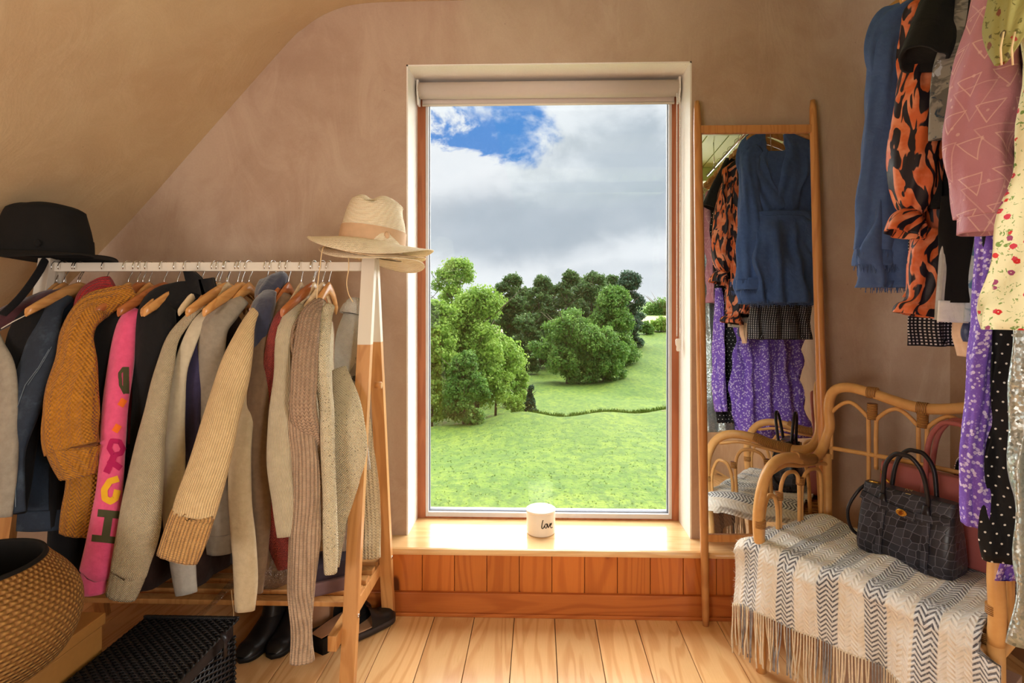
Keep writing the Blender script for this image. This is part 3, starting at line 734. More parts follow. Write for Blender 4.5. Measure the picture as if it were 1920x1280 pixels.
col = {
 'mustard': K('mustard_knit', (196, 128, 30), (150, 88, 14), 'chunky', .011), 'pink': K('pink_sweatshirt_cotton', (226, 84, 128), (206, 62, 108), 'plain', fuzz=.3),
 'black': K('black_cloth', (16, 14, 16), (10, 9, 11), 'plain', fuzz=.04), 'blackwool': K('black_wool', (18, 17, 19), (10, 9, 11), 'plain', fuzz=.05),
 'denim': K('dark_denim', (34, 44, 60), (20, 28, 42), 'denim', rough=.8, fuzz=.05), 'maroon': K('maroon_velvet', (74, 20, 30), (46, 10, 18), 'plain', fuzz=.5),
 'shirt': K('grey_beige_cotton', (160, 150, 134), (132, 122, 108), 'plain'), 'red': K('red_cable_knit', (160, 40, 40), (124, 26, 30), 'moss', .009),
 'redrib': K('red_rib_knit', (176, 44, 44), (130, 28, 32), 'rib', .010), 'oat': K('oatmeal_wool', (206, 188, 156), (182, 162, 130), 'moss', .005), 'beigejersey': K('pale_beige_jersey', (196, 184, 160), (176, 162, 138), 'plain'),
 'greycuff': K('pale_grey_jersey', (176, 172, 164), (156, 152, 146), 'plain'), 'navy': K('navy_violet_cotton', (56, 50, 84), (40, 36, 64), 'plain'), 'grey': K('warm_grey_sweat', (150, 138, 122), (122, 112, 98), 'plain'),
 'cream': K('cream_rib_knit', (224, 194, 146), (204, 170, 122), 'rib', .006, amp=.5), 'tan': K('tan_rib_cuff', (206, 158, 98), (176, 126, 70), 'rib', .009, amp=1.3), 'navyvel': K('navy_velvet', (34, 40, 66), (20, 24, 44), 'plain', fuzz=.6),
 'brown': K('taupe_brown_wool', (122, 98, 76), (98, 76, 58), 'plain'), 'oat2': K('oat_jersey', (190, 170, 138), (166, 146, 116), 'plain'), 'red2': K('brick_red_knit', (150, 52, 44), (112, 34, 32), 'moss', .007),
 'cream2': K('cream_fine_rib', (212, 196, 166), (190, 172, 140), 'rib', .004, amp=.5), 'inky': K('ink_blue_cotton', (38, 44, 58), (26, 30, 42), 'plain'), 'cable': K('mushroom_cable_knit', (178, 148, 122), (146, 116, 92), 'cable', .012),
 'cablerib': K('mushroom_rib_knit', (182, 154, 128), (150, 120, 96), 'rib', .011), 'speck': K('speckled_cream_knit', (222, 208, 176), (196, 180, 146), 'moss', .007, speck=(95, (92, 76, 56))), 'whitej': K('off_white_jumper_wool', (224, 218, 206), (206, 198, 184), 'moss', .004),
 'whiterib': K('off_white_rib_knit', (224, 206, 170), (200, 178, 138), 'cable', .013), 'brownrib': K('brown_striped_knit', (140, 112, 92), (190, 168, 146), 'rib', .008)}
g = garment
g('shirt', 'grey-beige shirt sleeve at the far left end of the rack', 'shirt', col['shirt'], 92, [dict(p=[(-14, 616, 1.66, 9), (-4, 650, 1.62, 15), (10, 700, 1.59, 21), (14, 800, 1.57, 21), (12, 900, 1.56, 19), (6, 968, 1.55, 17)])], None, hang=False)
t = g('velvet_jacket', 'maroon velvet garment with white piping hanging left of the denim jacket', 'jacket', col['maroon'], 106,
  [dict(p=[(118, 545, 1.80, 7), (86, 556, 1.76, 13), (50, 574, 1.72, 17), (10, 594, 1.68, 20), (-28, 622, 1.64, 22), (-44, 700, 1.62, 24)], n='shoulder')], dict(mat=col['black'], dx=.0, zb=.62), hlabel='hanger of the maroon velvet garment, leftmost on the rail')
g('cardigan', 'black cardigan hanging between the maroon velvet and the denim jacket', 'cardigan', col['black'], 120,
  [dict(p=[(95, 556, 1.78, 10), (62, 590, 1.7, 26), (46, 640, 1.67, 34), (44, 720, 1.66, 36), (36, 850, 1.64, 30), (20, 960, 1.62, 30)])], dict(), hlabel='hanger of the black cardigan near the left end of the rail')
MB().tube([at(2, 616, 1.62), at(26, 602, 1.635), at(50, 590, 1.65)], .0016, 6).build('piping', M['white'], t)
cd = Mat('strap'); strap = M['blackplastic']
t = thing('strappy_top', 'black strappy top looped over the left end of the rack', 'top', at(95, 500, RY), 'clothes on the rack rail')
mb = MB()
P = [at(*q) for q in [(112, 545, 1.84), (104, 510, 1.84), (98, 486, 1.82), (86, 486, 1.79), (74, 508, 1.76), (52, 540, 1.72), (30, 566, 1.68), (4, 590, 1.64)]]
mb.tube(catmull([tuple(p) for p in P], 26), .012, 10, flat=.25, up=(0, 1, 0)); mb.build('strap', col['black'], t)
limb([(118, 536, 1.84, 12), (104, 552, 1.83, 22), (100, 600, 1.83, 24), (98, 700, 1.83, 22)], seed=3).build('top_body', col['black'], t)
dj = g('denim_jacket', 'dark blue denim jacket with stitched sleeve and waistband', 'jacket', col['denim'], 146,
  [dict(p=[(120, 560, 1.77, 18), (98, 582, 1.72, 22), (84, 630, 1.67, 29), (64, 710, 1.62, 35), (42, 785, 1.59, 26), (30, 850, 1.58, 17), (32, 925, 1.57, 15), (34, 960, 1.565, 14)]),
   dict(n='front_panel', p=[(128, 562, 1.80, 22), (114, 640, 1.78, 42), (98, 760, 1.75, 52), (82, 880, 1.73, 52), (74, 955, 1.72, 52)]),
   dict(n='waistband', p=[(74, 950, 1.715, 53), (70, 988, 1.71, 53)], kw=dict(seg=8, fold=.02))], None, hmat='hanger_dark', hlabel='reddish hanger holding the dark denim jacket')
slv = [c for c in dj.children if c.name.startswith('sleeve')][0]
st = plain('denim_stitching', (110, 122, 134), .8)
decal('stitching', [([(92, 655), (72, 690), (48, 722), (38, 750), (30, 775)], 1.3), ([(97, 650), (76, 688), (53, 722)], 1.0), ([(26, 860), (30, 900), (30, 950)], 1.2)], slv, st, dj, .002)
g('polo_neck', 'red ribbed polo-neck jumper with only its collar showing behind the mustard jumper', 'jumper', col['redrib'], 199,
  [dict(n='collar', p=[(212, 532, 1.80, 16), (192, 540, 1.79, 22), (170, 560, 1.77, 25), (160, 600, 1.76, 22), (158, 660, 1.76, 20)], kw=dict(ribs=12, n=60))], dict(zb=.75, dx=-.01, hy=.15), hmat='whiteplastic', hlabel='white plastic hanger of the red polo-neck jumper')
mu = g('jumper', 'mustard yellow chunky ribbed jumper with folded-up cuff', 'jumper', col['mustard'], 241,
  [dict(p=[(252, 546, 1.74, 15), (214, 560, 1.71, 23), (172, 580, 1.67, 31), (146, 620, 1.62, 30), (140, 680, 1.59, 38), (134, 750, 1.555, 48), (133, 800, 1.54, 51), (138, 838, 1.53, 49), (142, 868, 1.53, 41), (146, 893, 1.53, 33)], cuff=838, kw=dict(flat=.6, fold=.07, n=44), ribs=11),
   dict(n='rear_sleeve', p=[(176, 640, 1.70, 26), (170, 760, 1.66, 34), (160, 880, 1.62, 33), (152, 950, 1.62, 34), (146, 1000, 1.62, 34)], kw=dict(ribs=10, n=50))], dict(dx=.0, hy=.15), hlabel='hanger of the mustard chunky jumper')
g('jumper', 'black jumper hanging between the mustard and the pink tops', 'jumper', col['black'], 258,
  [dict(p=[(262, 572, 1.77, 14), (232, 588, 1.73, 28), (205, 625, 1.70, 33), (204, 700, 1.68, 32), (208, 800, 1.66, 30), (212, 900, 1.65, 26), (222, 985, 1.64, 24)])], dict(), hmat='hanger_dark', hlabel='hanger of the black jumper beside the pink sweatshirt')
pk = g('sweatshirt', 'pink sweatshirt with large coloured letters running down its sleeve', 'sweatshirt', col['pink'], 280,
  [dict(p=[(262, 584, 1.72, 12), (240, 606, 1.69, 18), (228, 680, 1.65, 23), (214, 782, 1.59, 23), (207, 894, 1.55, 23), (196, 983, 1.52, 26), (182, 1060, 1.49, 29), (176, 1082, 1.485, 24), (174, 1112, 1.48, 22)], cuff=1072, kw=dict(flat=.7, fold=.03), ribs=0),
   dict(n='body_side', p=[(270, 578, 1.77, 14), (252, 640, 1.75, 18), (246, 740, 1.73, 18), (243, 832, 1.72, 17)])], None, hlabel='hanger of the pink lettered sweatshirt')
slv = [c for c in pk.children if c.name.startswith('sleeve')][0]
ol, ye, mg, og = plain('olive_print', (74, 70, 44), .8), plain('yellow_print', (236, 176, 38), .8), plain('magenta_print', (178, 24, 86), .8), plain('orange_print', (240, 112, 30), .8)
decal('letter', [([(184, 961), (230, 966)], 14), ([(204, 968), (198, 1006)], 15), ([(173, 1008), (219, 1013)], 13)], slv, ol, slv, .002, label='olive letter H lying on its side')
decal('letter', [([(222, 897), (206, 902), (196, 918), (197, 934), (207, 940), (216, 934), (220, 918)], 12)], slv, ye, slv, .002, label='yellow round letter')
decal('letter', [([(234, 850), (224, 828), (210, 826), (205, 840), (213, 853), (226, 850), (232, 836)], 9), ([(216, 850), (208, 868), (200, 886)], 12), ([(204, 862), (226, 878)], 11)], slv, mg, slv, .0022, label='magenta ampersand')
decal('letter', [([(236, 688), (236, 738)], 11), ([(232, 690), (225, 700), (226, 722), (234, 738)], 6)], slv, ol, slv, .002, label='olive letter near the shoulder')
for q in ([(224, 752), (234, 758)], [(214, 800), (224, 806)]): decal('letter', [(q, 15)], slv, og, slv, .002, label='orange star-shaped print')
ct = g('coat', 'black tailored coat with wide pointed lapels in the middle of the rack', 'coat', col['blackwool'], 333,
  [dict(p=[(372, 540, 1.79, 14), (336, 552, 1.76, 26), (298, 576, 1.72, 34), (290, 640, 1.69, 40), (288, 740, 1.68, 40), (280, 850, 1.67, 36), (268, 960, 1.66, 30)]),
   dict(n='front_panel', p=[(382, 545, 1.80, 16), (352, 590, 1.79, 34), (334, 680, 1.78, 40), (318, 800, 1.77, 40), (300, 950, 1.76, 36)])], dict(), half=.15, hlabel='hanger of the black tailored coat')
for P in ([(343, 508), (352, 545), (386, 556), (375, 520), (362, 508)], [(372, 524), (398, 520), (403, 540), (392, 566), (380, 560)]):
    pts = [at(x, y, 1.76) for x, y in P]; mb = MB(); b = 0
    mb.v = [tuple(p) for p in pts] + [tuple(p + Vector((0, .014, 0))) for p in pts]; n = len(pts)
    mb.face(range(n)); mb.face(range(2 * n - 1, n - 1, -1))
    for i in range(n): mb.face((i, (i + 1) % n, n + (i + 1) % n, n + i))
    mb.build('lapel', col['blackwool'], ct)
g('jumper', 'oatmeal brushed wool jumper with a long wide sleeve beside the black coat', 'jumper', col['oat'], 378,
  [dict(p=[(388, 562, 1.74, 6), (352, 598, 1.70, 9), (324, 636, 1.66, 12), (309, 690, 1.62, 17), (291, 782, 1.57, 23), (273, 894, 1.52, 33), (261, 983, 1.49, 39), (244, 1060, 1.47, 35), (226, 1119, 1.46, 28)], cuff=1072, kw=dict(flat=.6), ribs=16)], dict(), hmat='hanger_pale', hlabel='pale hanger of the oatmeal wool jumper')
g('top', 'thin black top with just its shoulder edge showing between two beige tops', 'top', col['black'], 405,
  [dict(n='sleeve', p=[(398, 574, 1.75, 6), (368, 600, 1.72, 9), (345, 645, 1.69, 9), (334, 730, 1.68, 9), (326, 840, 1.67, 9)])], None, hmat='hanger', hlabel='hanger of the thin black top')
g('top', 'pale beige jersey top with a grey cuff hanging below its neighbours', 'top', col['beigejersey'], 412,
  [dict(p=[(404, 574, 1.74, 8), (374, 604, 1.70, 12), (352, 650, 1.67, 14), (337, 700, 1.65, 14), (327, 782, 1.63, 20), (325, 894, 1.61, 22), (330, 983, 1.59, 24), (342, 1045, 1.58, 25), (350, 1112, 1.57, 21)], cuff=1040, cm=col['greycuff'], ribs=0)], dict(), hmat='hanger_pale', hlabel='pale hanger of the beige jersey top')
g('sweatshirt', 'navy violet sweatshirt squeezed between beige and grey tops', 'sweatshirt', col['navy'], 427,
  [dict(p=[(430, 560, 1.77, 11), (400, 588, 1.74, 16), (374, 640, 1.71, 17), (362, 720, 1.69, 20), (358, 800, 1.68, 17), (362, 870, 1.68, 10)])], None, hmat='hanger_pale', hlabel='pale hanger of the navy violet sweatshirt')
g('sweatshirt', 'warm grey marl sweatshirt left of the cream jumper', 'sweatshirt', col['grey'], 446,
  [dict(p=[(458, 562, 1.77, 11), (428, 584, 1.73, 21), (401, 620, 1.7, 26), (396, 700, 1.7, 25), (398, 790, 1.7, 24), (403, 900, 1.7, 27), (410, 985, 1.7, 27), (412, 1036, 1.7, 25)], cuff=1000, ribs=0)], dict(), hlabel='hanger of the warm grey sweatshirt')
g('jumper', 'cream ribbed jumper with a deep tan cuff swung forward', 'jumper', col['cream'], 467,
  [dict(p=[(480, 578, 1.71, 9), (463, 612, 1.65, 15), (449, 660, 1.6, 26), (432, 725, 1.56, 33), (411, 800, 1.5, 35), (389, 880, 1.46, 39), (370, 935, 1.43, 41), (361, 968, 1.42, 41), (346, 1010, 1.41, 41), (332, 1047, 1.40, 39)], cuff=966, cm=col['tan'], ribs=15, kw=dict(flat=.55, fold=.035))], dict(), hlabel='hanger of the cream jumper with tan cuff')
nv = g('velvet_jacket', 'navy velvet jacket with upright collar between cream and brown tops', 'jacket', col['navyvel'], 500,
  [dict(p=[(505, 548, 1.76, 14), (494, 570, 1.72, 22), (488, 610, 1.70, 20), (482, 680, 1.69, 16), (478, 760, 1.69, 12)]),
   dict(n='collar', p=[(524, 516, 1.86, 14), (516, 526, 1.82, 24), (500, 545, 1.78, 20), (494, 560, 1.76, 16)], kw=dict(fold=.14))], None, hmat='hanger_dark', hlabel='reddish hanger in front of the navy velvet jacket')
g('top', 'long oat jersey top with a sleeve hanging lowest left of the brown jacket', 'top', col['oat2'], 512,
  [dict(p=[(492, 604, 1.72, 8), (478, 650, 1.69, 11), (466, 740, 1.66, 14), (453, 830, 1.62, 20), (450, 920, 1.6, 22), (455, 1000, 1.58, 23), (460, 1080, 1.57, 23), (459, 1144, 1.56, 19)])], None, hmat='hanger_pale', hlabel='pale hanger of the long oat jersey top')
g('jacket', 'taupe brown wool jacket with banded cuff', 'jacket', col['brown'], 528,
  [dict(p=[(545, 556, 1.78, 16), (520, 588, 1.74, 22), (495, 640, 1.7, 22), (486, 720, 1.66, 21), (483, 800, 1.65, 23), (485, 900, 1.64, 24), (484, 980, 1.64, 24), (480, 1055, 1.63, 20), (478, 1110, 1.63, 15)], cuff=1072, ribs=0),
   dict(n='front_panel', p=[(545, 570, 1.8, 14), (525, 640, 1.78, 24), (512, 760, 1.74, 26), (508, 900, 1.70, 20), (496, 1000, 1.68, 16), (490, 1066, 1.67, 14)])], dict(), hmat='hanger_dark', hlabel='hanger of the taupe brown wool jacket')
g('cardigan', 'brick red open-knit cardigan curving down between brown and cream sleeves', 'cardigan', col['red2'], 541,
  [dict(p=[(554, 572, 1.76, 13), (529, 606, 1.70, 19), (514, 680, 1.67, 20), (512, 800, 1.665, 17), (510, 880, 1.66, 18), (515, 960, 1.66, 24), (528, 1020, 1.68, 26), (538, 1064, 1.68, 17)])], dict(), hmat='hanger_dark', hlabel='hanger of the brick red cardigan')
g('jumper', 'cream fine-ribbed jumper sleeve ending square above the long mushroom one', 'jumper', col['cream2'], 565,
  [dict(p=[(568, 574, 1.74, 10), (545, 595, 1.70, 15), (531, 640, 1.66, 15), (529, 700, 1.63, 16), (525, 780, 1.6, 22), (524, 860, 1.57, 24), (532, 940, 1.55, 22), (539, 1004, 1.54, 20)], kw=dict(flat=.5, fold=.03))], dict(zb=.6), hmat='hanger_pale', hlabel='pale hanger of the cream fine-ribbed jumper')
g('top', 'ink blue top showing as a dark strip beside the cream fine-ribbed sleeve', 'top', col['inky'], 575,
  [dict(p=[(562, 592, 1.76, 8), (553, 640, 1.73, 10), (549, 720, 1.72, 9), (546, 800, 1.72, 8), (545, 900, 1.72, 8)])], None, hmat='hanger_pale', hang=False)
g('cardigan', 'mushroom cable-knit cardigan with a very long ribbed sleeve reaching near the floor', 'cardigan', col['cable'], 589,
  [dict(n='front_panel', p=[(598, 562, 1.74, 10), (582, 590, 1.68, 20), (574, 650, 1.62, 24), (570, 720, 1.58, 26), (569, 770, 1.565, 26), (580, 825, 1.60, 24), (594, 900, 1.63, 20), (600, 1000, 1.65, 16)]),
   dict(n='sleeve', mat=col['cablerib'], p=[(566, 740, 1.61, 14), (563, 790, 1.59, 22), (572, 860, 1.58, 25), (574, 940, 1.56, 27), (572, 1010, 1.54, 29), (565, 1100, 1.52, 26), (565, 1180, 1.5, 20), (566, 1240, 1.49, 23)], kw=dict(flat=.6, fold=.03, ribs=17, n=102))], dict(zb=.5), hmat='hanger_pale', hlabel='pale hanger of the mushroom cable-knit cardigan')
hm = g('jumper', 'off-white jumper with a grey hill motif beside the rack leg', 'jumper', col['whitej'], 617,
  [dict(n='front_panel', p=[(660, 588, 1.80, 16), (654, 640, 1.80, 26), (655, 720, 1.81, 28), (660, 800, 1.83, 26), (672, 880, 1.86, 24)], kw=dict(fold=.02, flat=.35)),
   dict(n='collar', p=[(662, 562, 1.82, 12), (660, 572, 1.80, 17), (656, 588, 1.79, 20)], kw=dict(ribs=12, n=60, seg=14)),
   dict(n='hem', mat=col['whiterib'], p=[(676, 760, 1.9, 14), (686, 850, 1.93, 22), (692, 950, 1.95, 22), (693, 1044, 1.95, 21)])], None, hlabel='front pale wood hanger of the off-white hill motif jumper')
fp = [c for c in hm.children if c.name.startswith('front_panel')][0]
decal('hill_motif', [([(672, 668), (680, 690)], 14), ([(660, 690), (684, 705)], 22), ([(656, 712), (684, 722)], 26)], fp, K('grey_motif_knit', (178, 172, 166), None, 'moss', .004), hm, .002)
decal('hill_motif', [([(656, 712), (668, 708), (684, 706)], 4), ([(664, 704), (666, 714)], 6), ([(656, 730), (684, 746)], 10)], fp, K('dark_motif_knit', (78, 76, 78), None, 'moss', .004), hm, .003)
g('jumper', 'speckled cream tweed-knit jumper nearest the window end of the rack', 'jumper', col['speck'], 605,
  [dict(n='sleeve', p=[(618, 574, 1.74, 10), (608, 600, 1.70, 14), (603, 680, 1.62, 15), (612, 760, 1.6, 14), (615, 850, 1.58, 13), (618, 940, 1.57, 13), (619, 1020, 1.56, 14), (620, 1073, 1.56, 12)], kw=dict(flat=.9)),
   dict(n='front_panel', p=[(636, 690, 1.72, 14), (646, 740, 1.69, 24), (652, 790, 1.66, 31), (654, 845, 1.65, 34), (646, 900, 1.65, 30), (636, 955, 1.66, 22), (630, 1010, 1.67, 15), (626, 1062, 1.67, 10)], kw=dict(flat=.3, fold=.06))], dict(zb=.62, dx=-.02, hy=.14, mat=col['speck']), hlabel='rear pale hanger of the speckled cream jumper', hmat='hanger_pale')
g('top', 'brown striped rib top glimpsed low behind the front rack leg', 'top', col['brownrib'], 635,
  [dict(p=[(655, 880, 1.86, 14), (648, 960, 1.86, 20), (640, 1020, 1.86, 20), (640, 1062, 1.86, 16)])], None, hang=False)
for hk, cm, lb, Y, zb in ((168, 'black', 'long black dress hanging at the back behind the mustard jumper', 1.84, .30), (318, 'brown_d', 'long dark brown dress whose hem shows above the shelf left of centre', 1.86, .27), (392, 'brown_d', 'long dark brown skirt hanging low behind the cream jumper', 1.87, .27), (486, 'inky', 'dark blue long shirt hanging at the back behind the oat and brown sleeves', 1.86, .36)):
    g('dress', lb, 'dress', col.get(cm) or K('dark_brown_cloth', (52, 34, 28), (36, 24, 20), 'plain', fuzz=.03), hk, [], dict(Y=Y, hy=.15, zb=zb, th=.045), hang=False)
# spare hangers between garments
for px_, mt, lb in ((150, 'hanger', 'natural hanger squeezed next to the reddish denim hanger'), (268, 'hanger_dark', 'reddish hanger right above the pink sweatshirt shoulder'), (425, 'hanger', 'natural hanger between the pale pair and the reddish pair'),
                    (308, 'hanger_dark', 'reddish hanger left of the black coat collar'), (352, 'hanger', 'bare-shouldered hanger over the back of the black coat'), (454, 'hanger', 'natural hanger tucked behind the grey sweatshirt'), (587, 'hanger_dark', 'reddish hanger with a clip bar left of the last pale hangers')):
    hanger('hanger', lb, (at(px_, 484, RY).x, RY), math.pi / 2 - .05, .17, M[mt], GH, RAILTOP)
# ------------------------------------------------------------------ hats
def hat(name, label, c, mat, band_mat, brim_r, crown, tilt, turn, seed=0, height=.115, group=None, dent=.022, brimfn=None, band=True, flower=False):
    t = thing(name, label, 'hat', c, group)
    R = Matrix.Translation(c) @ Matrix.Rotation(tilt[1], 4, 'Y') @ Matrix.Rotation(tilt[0], 4, 'X') @ Matrix.Rotation(turn, 4, 'Z')
    n = 72; ca, cb = crown
    def pt(r, a, z): return R @ Vector((r * math.cos(a) * ca, r * math.sin(a) * cb, z))
    A = np.linspace(0, 2 * math.pi, n, endpoint=False)
    bf = brimfn or (lambda a, k: k * k * (.020 * math.cos(2 * a) - .012) + .004 * math.sin(3 * a) * k)
    rings = []
    # top of crown (with pinch) down to brim then out
    for q in (0.02, .3, .5, .66, .8, .9, 1.0):
        row = []
        for a in A:
            r = q * .80; z = height * (1 - .15 * q ** 3.2)
            z -= dent * .6 * math.exp(-((q * math.cos(a) + .15) / .25) ** 2)
            z -= dent * .5 * max(0, 1 - (q * abs(math.sin(a))) / .55) * (1 - q * q * .55) * (1.0 + .3 * math.cos(a))
            row.append(pt(r, a, z))
        rings.append(row)
    for h in (.86, .78, .68, .55, .38, .2, .06, .0):
        r = .80 + .20 * (1 - (h / .92) ** 1.8) ** .8 if h < .92 else .8
        rings.append([pt(r * (1 - (.10 * max(0, math.cos(a)) ** 6 * math.exp(-((h - .75) / .22) ** 2) if dent else 0)), a, height * .92 * h) for a in A])
    cr = MB().loft(rings, cap0=True, cap1=False).build('crown', mat, t)
    def brow(k, dz): 
        row = []
        for a in A:
            bx, by = math.cos(a), math.sin(a); rx = ca + (brim_r[0] - ca) * k; ry = cb + (brim_r[1] - cb) * k
            row.append(R @ Vector((rx * bx, ry * by, bf(a, k) + dz)))
        return row
    ks = np.linspace(0, 1, 9)
    MB().loft([brow(k, .0015) for k in ks] + [brow(1.012, 0)] + [brow(k, -.0015) for k in ks[::-1]], cap0=False, cap1=False).build('brim', mat, t)
    if band:
        bb = MB().loft([[pt((.80 + .20 * (1 - (h / .92) ** 1.8) ** .8) * 1.018, a, height * .92 * h) for a in A] for h in (.01, .08, .2, .32)], cap0=False, cap1=False).build('band', band_mat, t)
        q = pt(1.03, math.radians(-60), height * .14); MB().sphere(q, .012, 10, 6, (.9, .5, 1)).build('bow', band_mat, bb)
    return t
def straw(name, c1, c2):
    m = Mat(name); u, v, _ = m.sep(m.obj)[:3]; z = m.sep(m.obj)[2]
    w = m.math('SINE', m.math('MULTIPLY', z, 2 * math.pi / .0042)); w2 = m.math('SINE', m.math('MULTIPLY', m.math('ADD', u, v), 2 * math.pi / .005))
    rad = m.vmath('LENGTH', m.comb(u, v, 0), None, 1); w3 = m.math('SINE', m.math('MULTIPLY', rad, 2 * math.pi / .0045))
    h = m.math('ADD', m.math('ADD', w, m.math('MULTIPLY', w2, .35)), m.math('MULTIPLY', w3, .7))
    c = m.mix(m.smooth(m.math('ADD', m.math('MULTIPLY', h, .5), m.noise(m.obj, 50, 3)), -1, 1.6), lin(c2), lin(c1))
    return m.fin(c, .75, h, .0012, .7)
sA, sB = straw('cream_straw', (250, 236, 208), (236, 212, 176)), straw('warm_straw', (242, 216, 176), (222, 184, 138))
bandm = plain('beige_ribbon', (206, 168, 132), .7)
hc = at(695, 458, RY); hc.y = RY; hc.z = RH + .050
wave = lambda a, k: k * k * (.016 * math.cos(2 * a) - .014 - .030 * max(0, -math.sin(a + .35)) ** 2) + .004 * math.sin(3 * a + 1) * k
hat('straw_hat', 'cream straw fedora with ribbon band, top of the hats on the rack corner', hc + Vector((.005, 0, .0)), sA, bandm, (.205, .175), (.108, .092), (math.radians(-4), math.radians(7)), math.radians(8), height=.165, group=None, brimfn=wave, dent=.03)
def lowhat(label, c, mat, r, tilt, turn):
    hat('straw_hat', label, c, mat, bandm, r, (.098, .084), tilt, turn, height=.11, brimfn=lambda a, k: k * k * (.018 * math.cos(2 * a + .4) - .012) - .002, dent=.01, band=False)
lowhat('warm straw hat under the fedora with its brim edge showing below', hc + Vector((.0, .0, -.022)), sB, (.185, .165), (math.radians(-3), math.radians(9)), math.radians(20))
lowhat('lowest straw hat of the pile, its brim drooping right towards the window', hc + Vector((.012, -.01, -.040)), sA, (.175, .16), (math.radians(-2), math.radians(10)), math.radians(-12))
tie = plain('straw_tie', (226, 196, 150), .8)
for P, lb in (([(652, 470), (654, 500), (650, 530), (654, 552), (662, 566)], 'long straw hat tie hanging in front of the rack rail'), ([(610, 455), (604, 470), (600, 500), (596, 530), (594, 560)], 'thin straw hat tie hanging over the last hangers')):
    o = MB().tube(catmull([tuple(at(x, y, 1.66 if i else 1.70)) for i, (x, y) in enumerate(P)], 20), .0016, 6).build('hat_tie', tie); solo(o, lb, 'tie')
feltm = plain('black_felt', (22, 20, 19), .95, var=.3, **{})
bc = at(84, 474, 1.70); bc.y = 1.70; bc.z = RH + .006
hat('felt_hat', 'black felt hat with round crown resting on the left end of the rack', bc, feltm, feltm, (.198, .175), (.132, .112), (math.radians(-2), math.radians(1)), 0, height=.166, dent=.006, brimfn=lambda a, k: k * k * (.012 * math.cos(2 * a) - .014) , band=True)

# ------------------------------------------------------------------ leaning mirror
mtop_y, mbot_y = YW - .030, 2.030
mz1 = at(1305, 190, mtop_y).z; 
def mp(x, s, d=0):    # x across, s = height 0..mz1 along the lean, d = depth offset towards the room
    L = mz1; y = mbot_y + (mtop_y - mbot_y) * s / L; n = Vector((0, -1, (mtop_y - mbot_y) / L)).normalized()
    return Vector((x, y, s)) + n * d
mx0, mx1 = at(1307, 400, mtop_y).x, at(1524, 400, mtop_y).x
mir = thing('standing_mirror', 'tall beech-framed mirror leaning on the wall between window and rattan chair', 'mirror', ((mx0 + mx1) / 2, mbot_y, 0))
for x, sgn in ((mx0, 1), (mx1, -1)):
    P = [mp(x - sgn * 0 , s, .0) for s in (0, .04, .4, .9, 1.4, mz1 - .12, mz1 - .03, mz1)]
    MB().tube([p + Vector((0, .0, 0)) for p in P], [.011, .013, .016, .0185, .018, .0155, .0125, .009], 16).build('upright', M['mirrorwood'], mir)
szt, szb = at(1400, 237, mtop_y).z, at(1400, 1014, mbot_y + .02).z
def slab(x0, x1, s0, s1, d0, d1, name, mat, par):
    m = MB(); b = [mp(x0, s0, d0), mp(x1, s0, d0), mp(x1, s1, d0), mp(x0, s1, d0)]; f = [mp(x0, s0, d1), mp(x1, s0, d1), mp(x1, s1, d1), mp(x0, s1, d1)]
    m.v = [tuple(v) for v in b + f]
    for q in ((0, 1, 2, 3), (7, 6, 5, 4), (0, 4, 5, 1), (1, 5, 6, 2), (2, 6, 7, 3), (3, 7, 4, 0)): m.face(q, None, False)
    return m.build(name, mat, par)
slab(mx0 + .008, mx1 - .008, szt - .030, szt, -.012, .010, 'top_rail', M['mirrorwood'], mir)
slab(mx0 + .008, mx1 - .008, szb, szb + .026, -.012, .010, 'bottom_rail', M['mirrorwood'], mir)
slab(mx0 + .008, mx1 - .008, szb, szt, -.014, -.010, 'back_panel', M['mirrorwood'], mir)
mm = Mat('mirror_glass'); mm.fin((.90, .92, .91), .0, metal=1)
slab(mx0 + .014, mx1 - .014, szb + .026, szt - .030, -.0095, .002, 'mirror_glass', mm.m, mir)

# ------------------------------------------------------------------ prints for the dresses
def fabric_bump(m, s=14): return m.math('ADD', m.noise(m.obj, s, 4, .55, .5), m.math('MULTIPLY', m.noise(m.obj, 500, 1), .03))
def P_tiger():
    m = Mat('tiger_print_satin'); v = m.mapping(m.uv, rot=(0, 0, .3), scale=(1, .34, 1)); nz = m.noise(v, 46, 1.5, .4, .8)
    w = m.math('MULTIPLY', m.math('SUBTRACT', nz, .505), 9)
    c = m.mix(m.smooth(m.noise(m.uv, 22, 3), .4, .65), lin((206, 98, 50)), lin((226, 142, 104)))
    c = m.mix(m.smooth(w, -.15, .12), c, lin((34, 26, 34)))
    return m.fin(c, .5, fabric_bump(m), .008, .7)
def P_floral(name, base, dots, scale=34, green=None, dot=.30):
    m = Mat(name); d = m.voro(m.uv, scale); cc = m.voro(m.uv, scale, out='Color'); r = m.sep(cc)[0]
    wob = m.math('ADD', d, m.math('MULTIPLY', m.math('SUBTRACT', m.noise(m.uv, scale * 3.5, 2), .5), .30))
    c = lin(base)
    if green: c = m.mix(m.smooth(m.noise(m.uv, scale * 2.1, 2, .5, 1), .60, .66), c, lin(green))
    dc = m.ramp(r, [(i / len(dots), lin(x)) for i, x in enumerate(dots)], 'CONSTANT')
    c = m.mix(m.smooth(wob, dot, dot - .05), c, dc)
    c = m.mix(m.smooth(wob, .07, .03), c, lin(base))
    return m.fin(c, .75, fabric_bump(m), .008, .7)
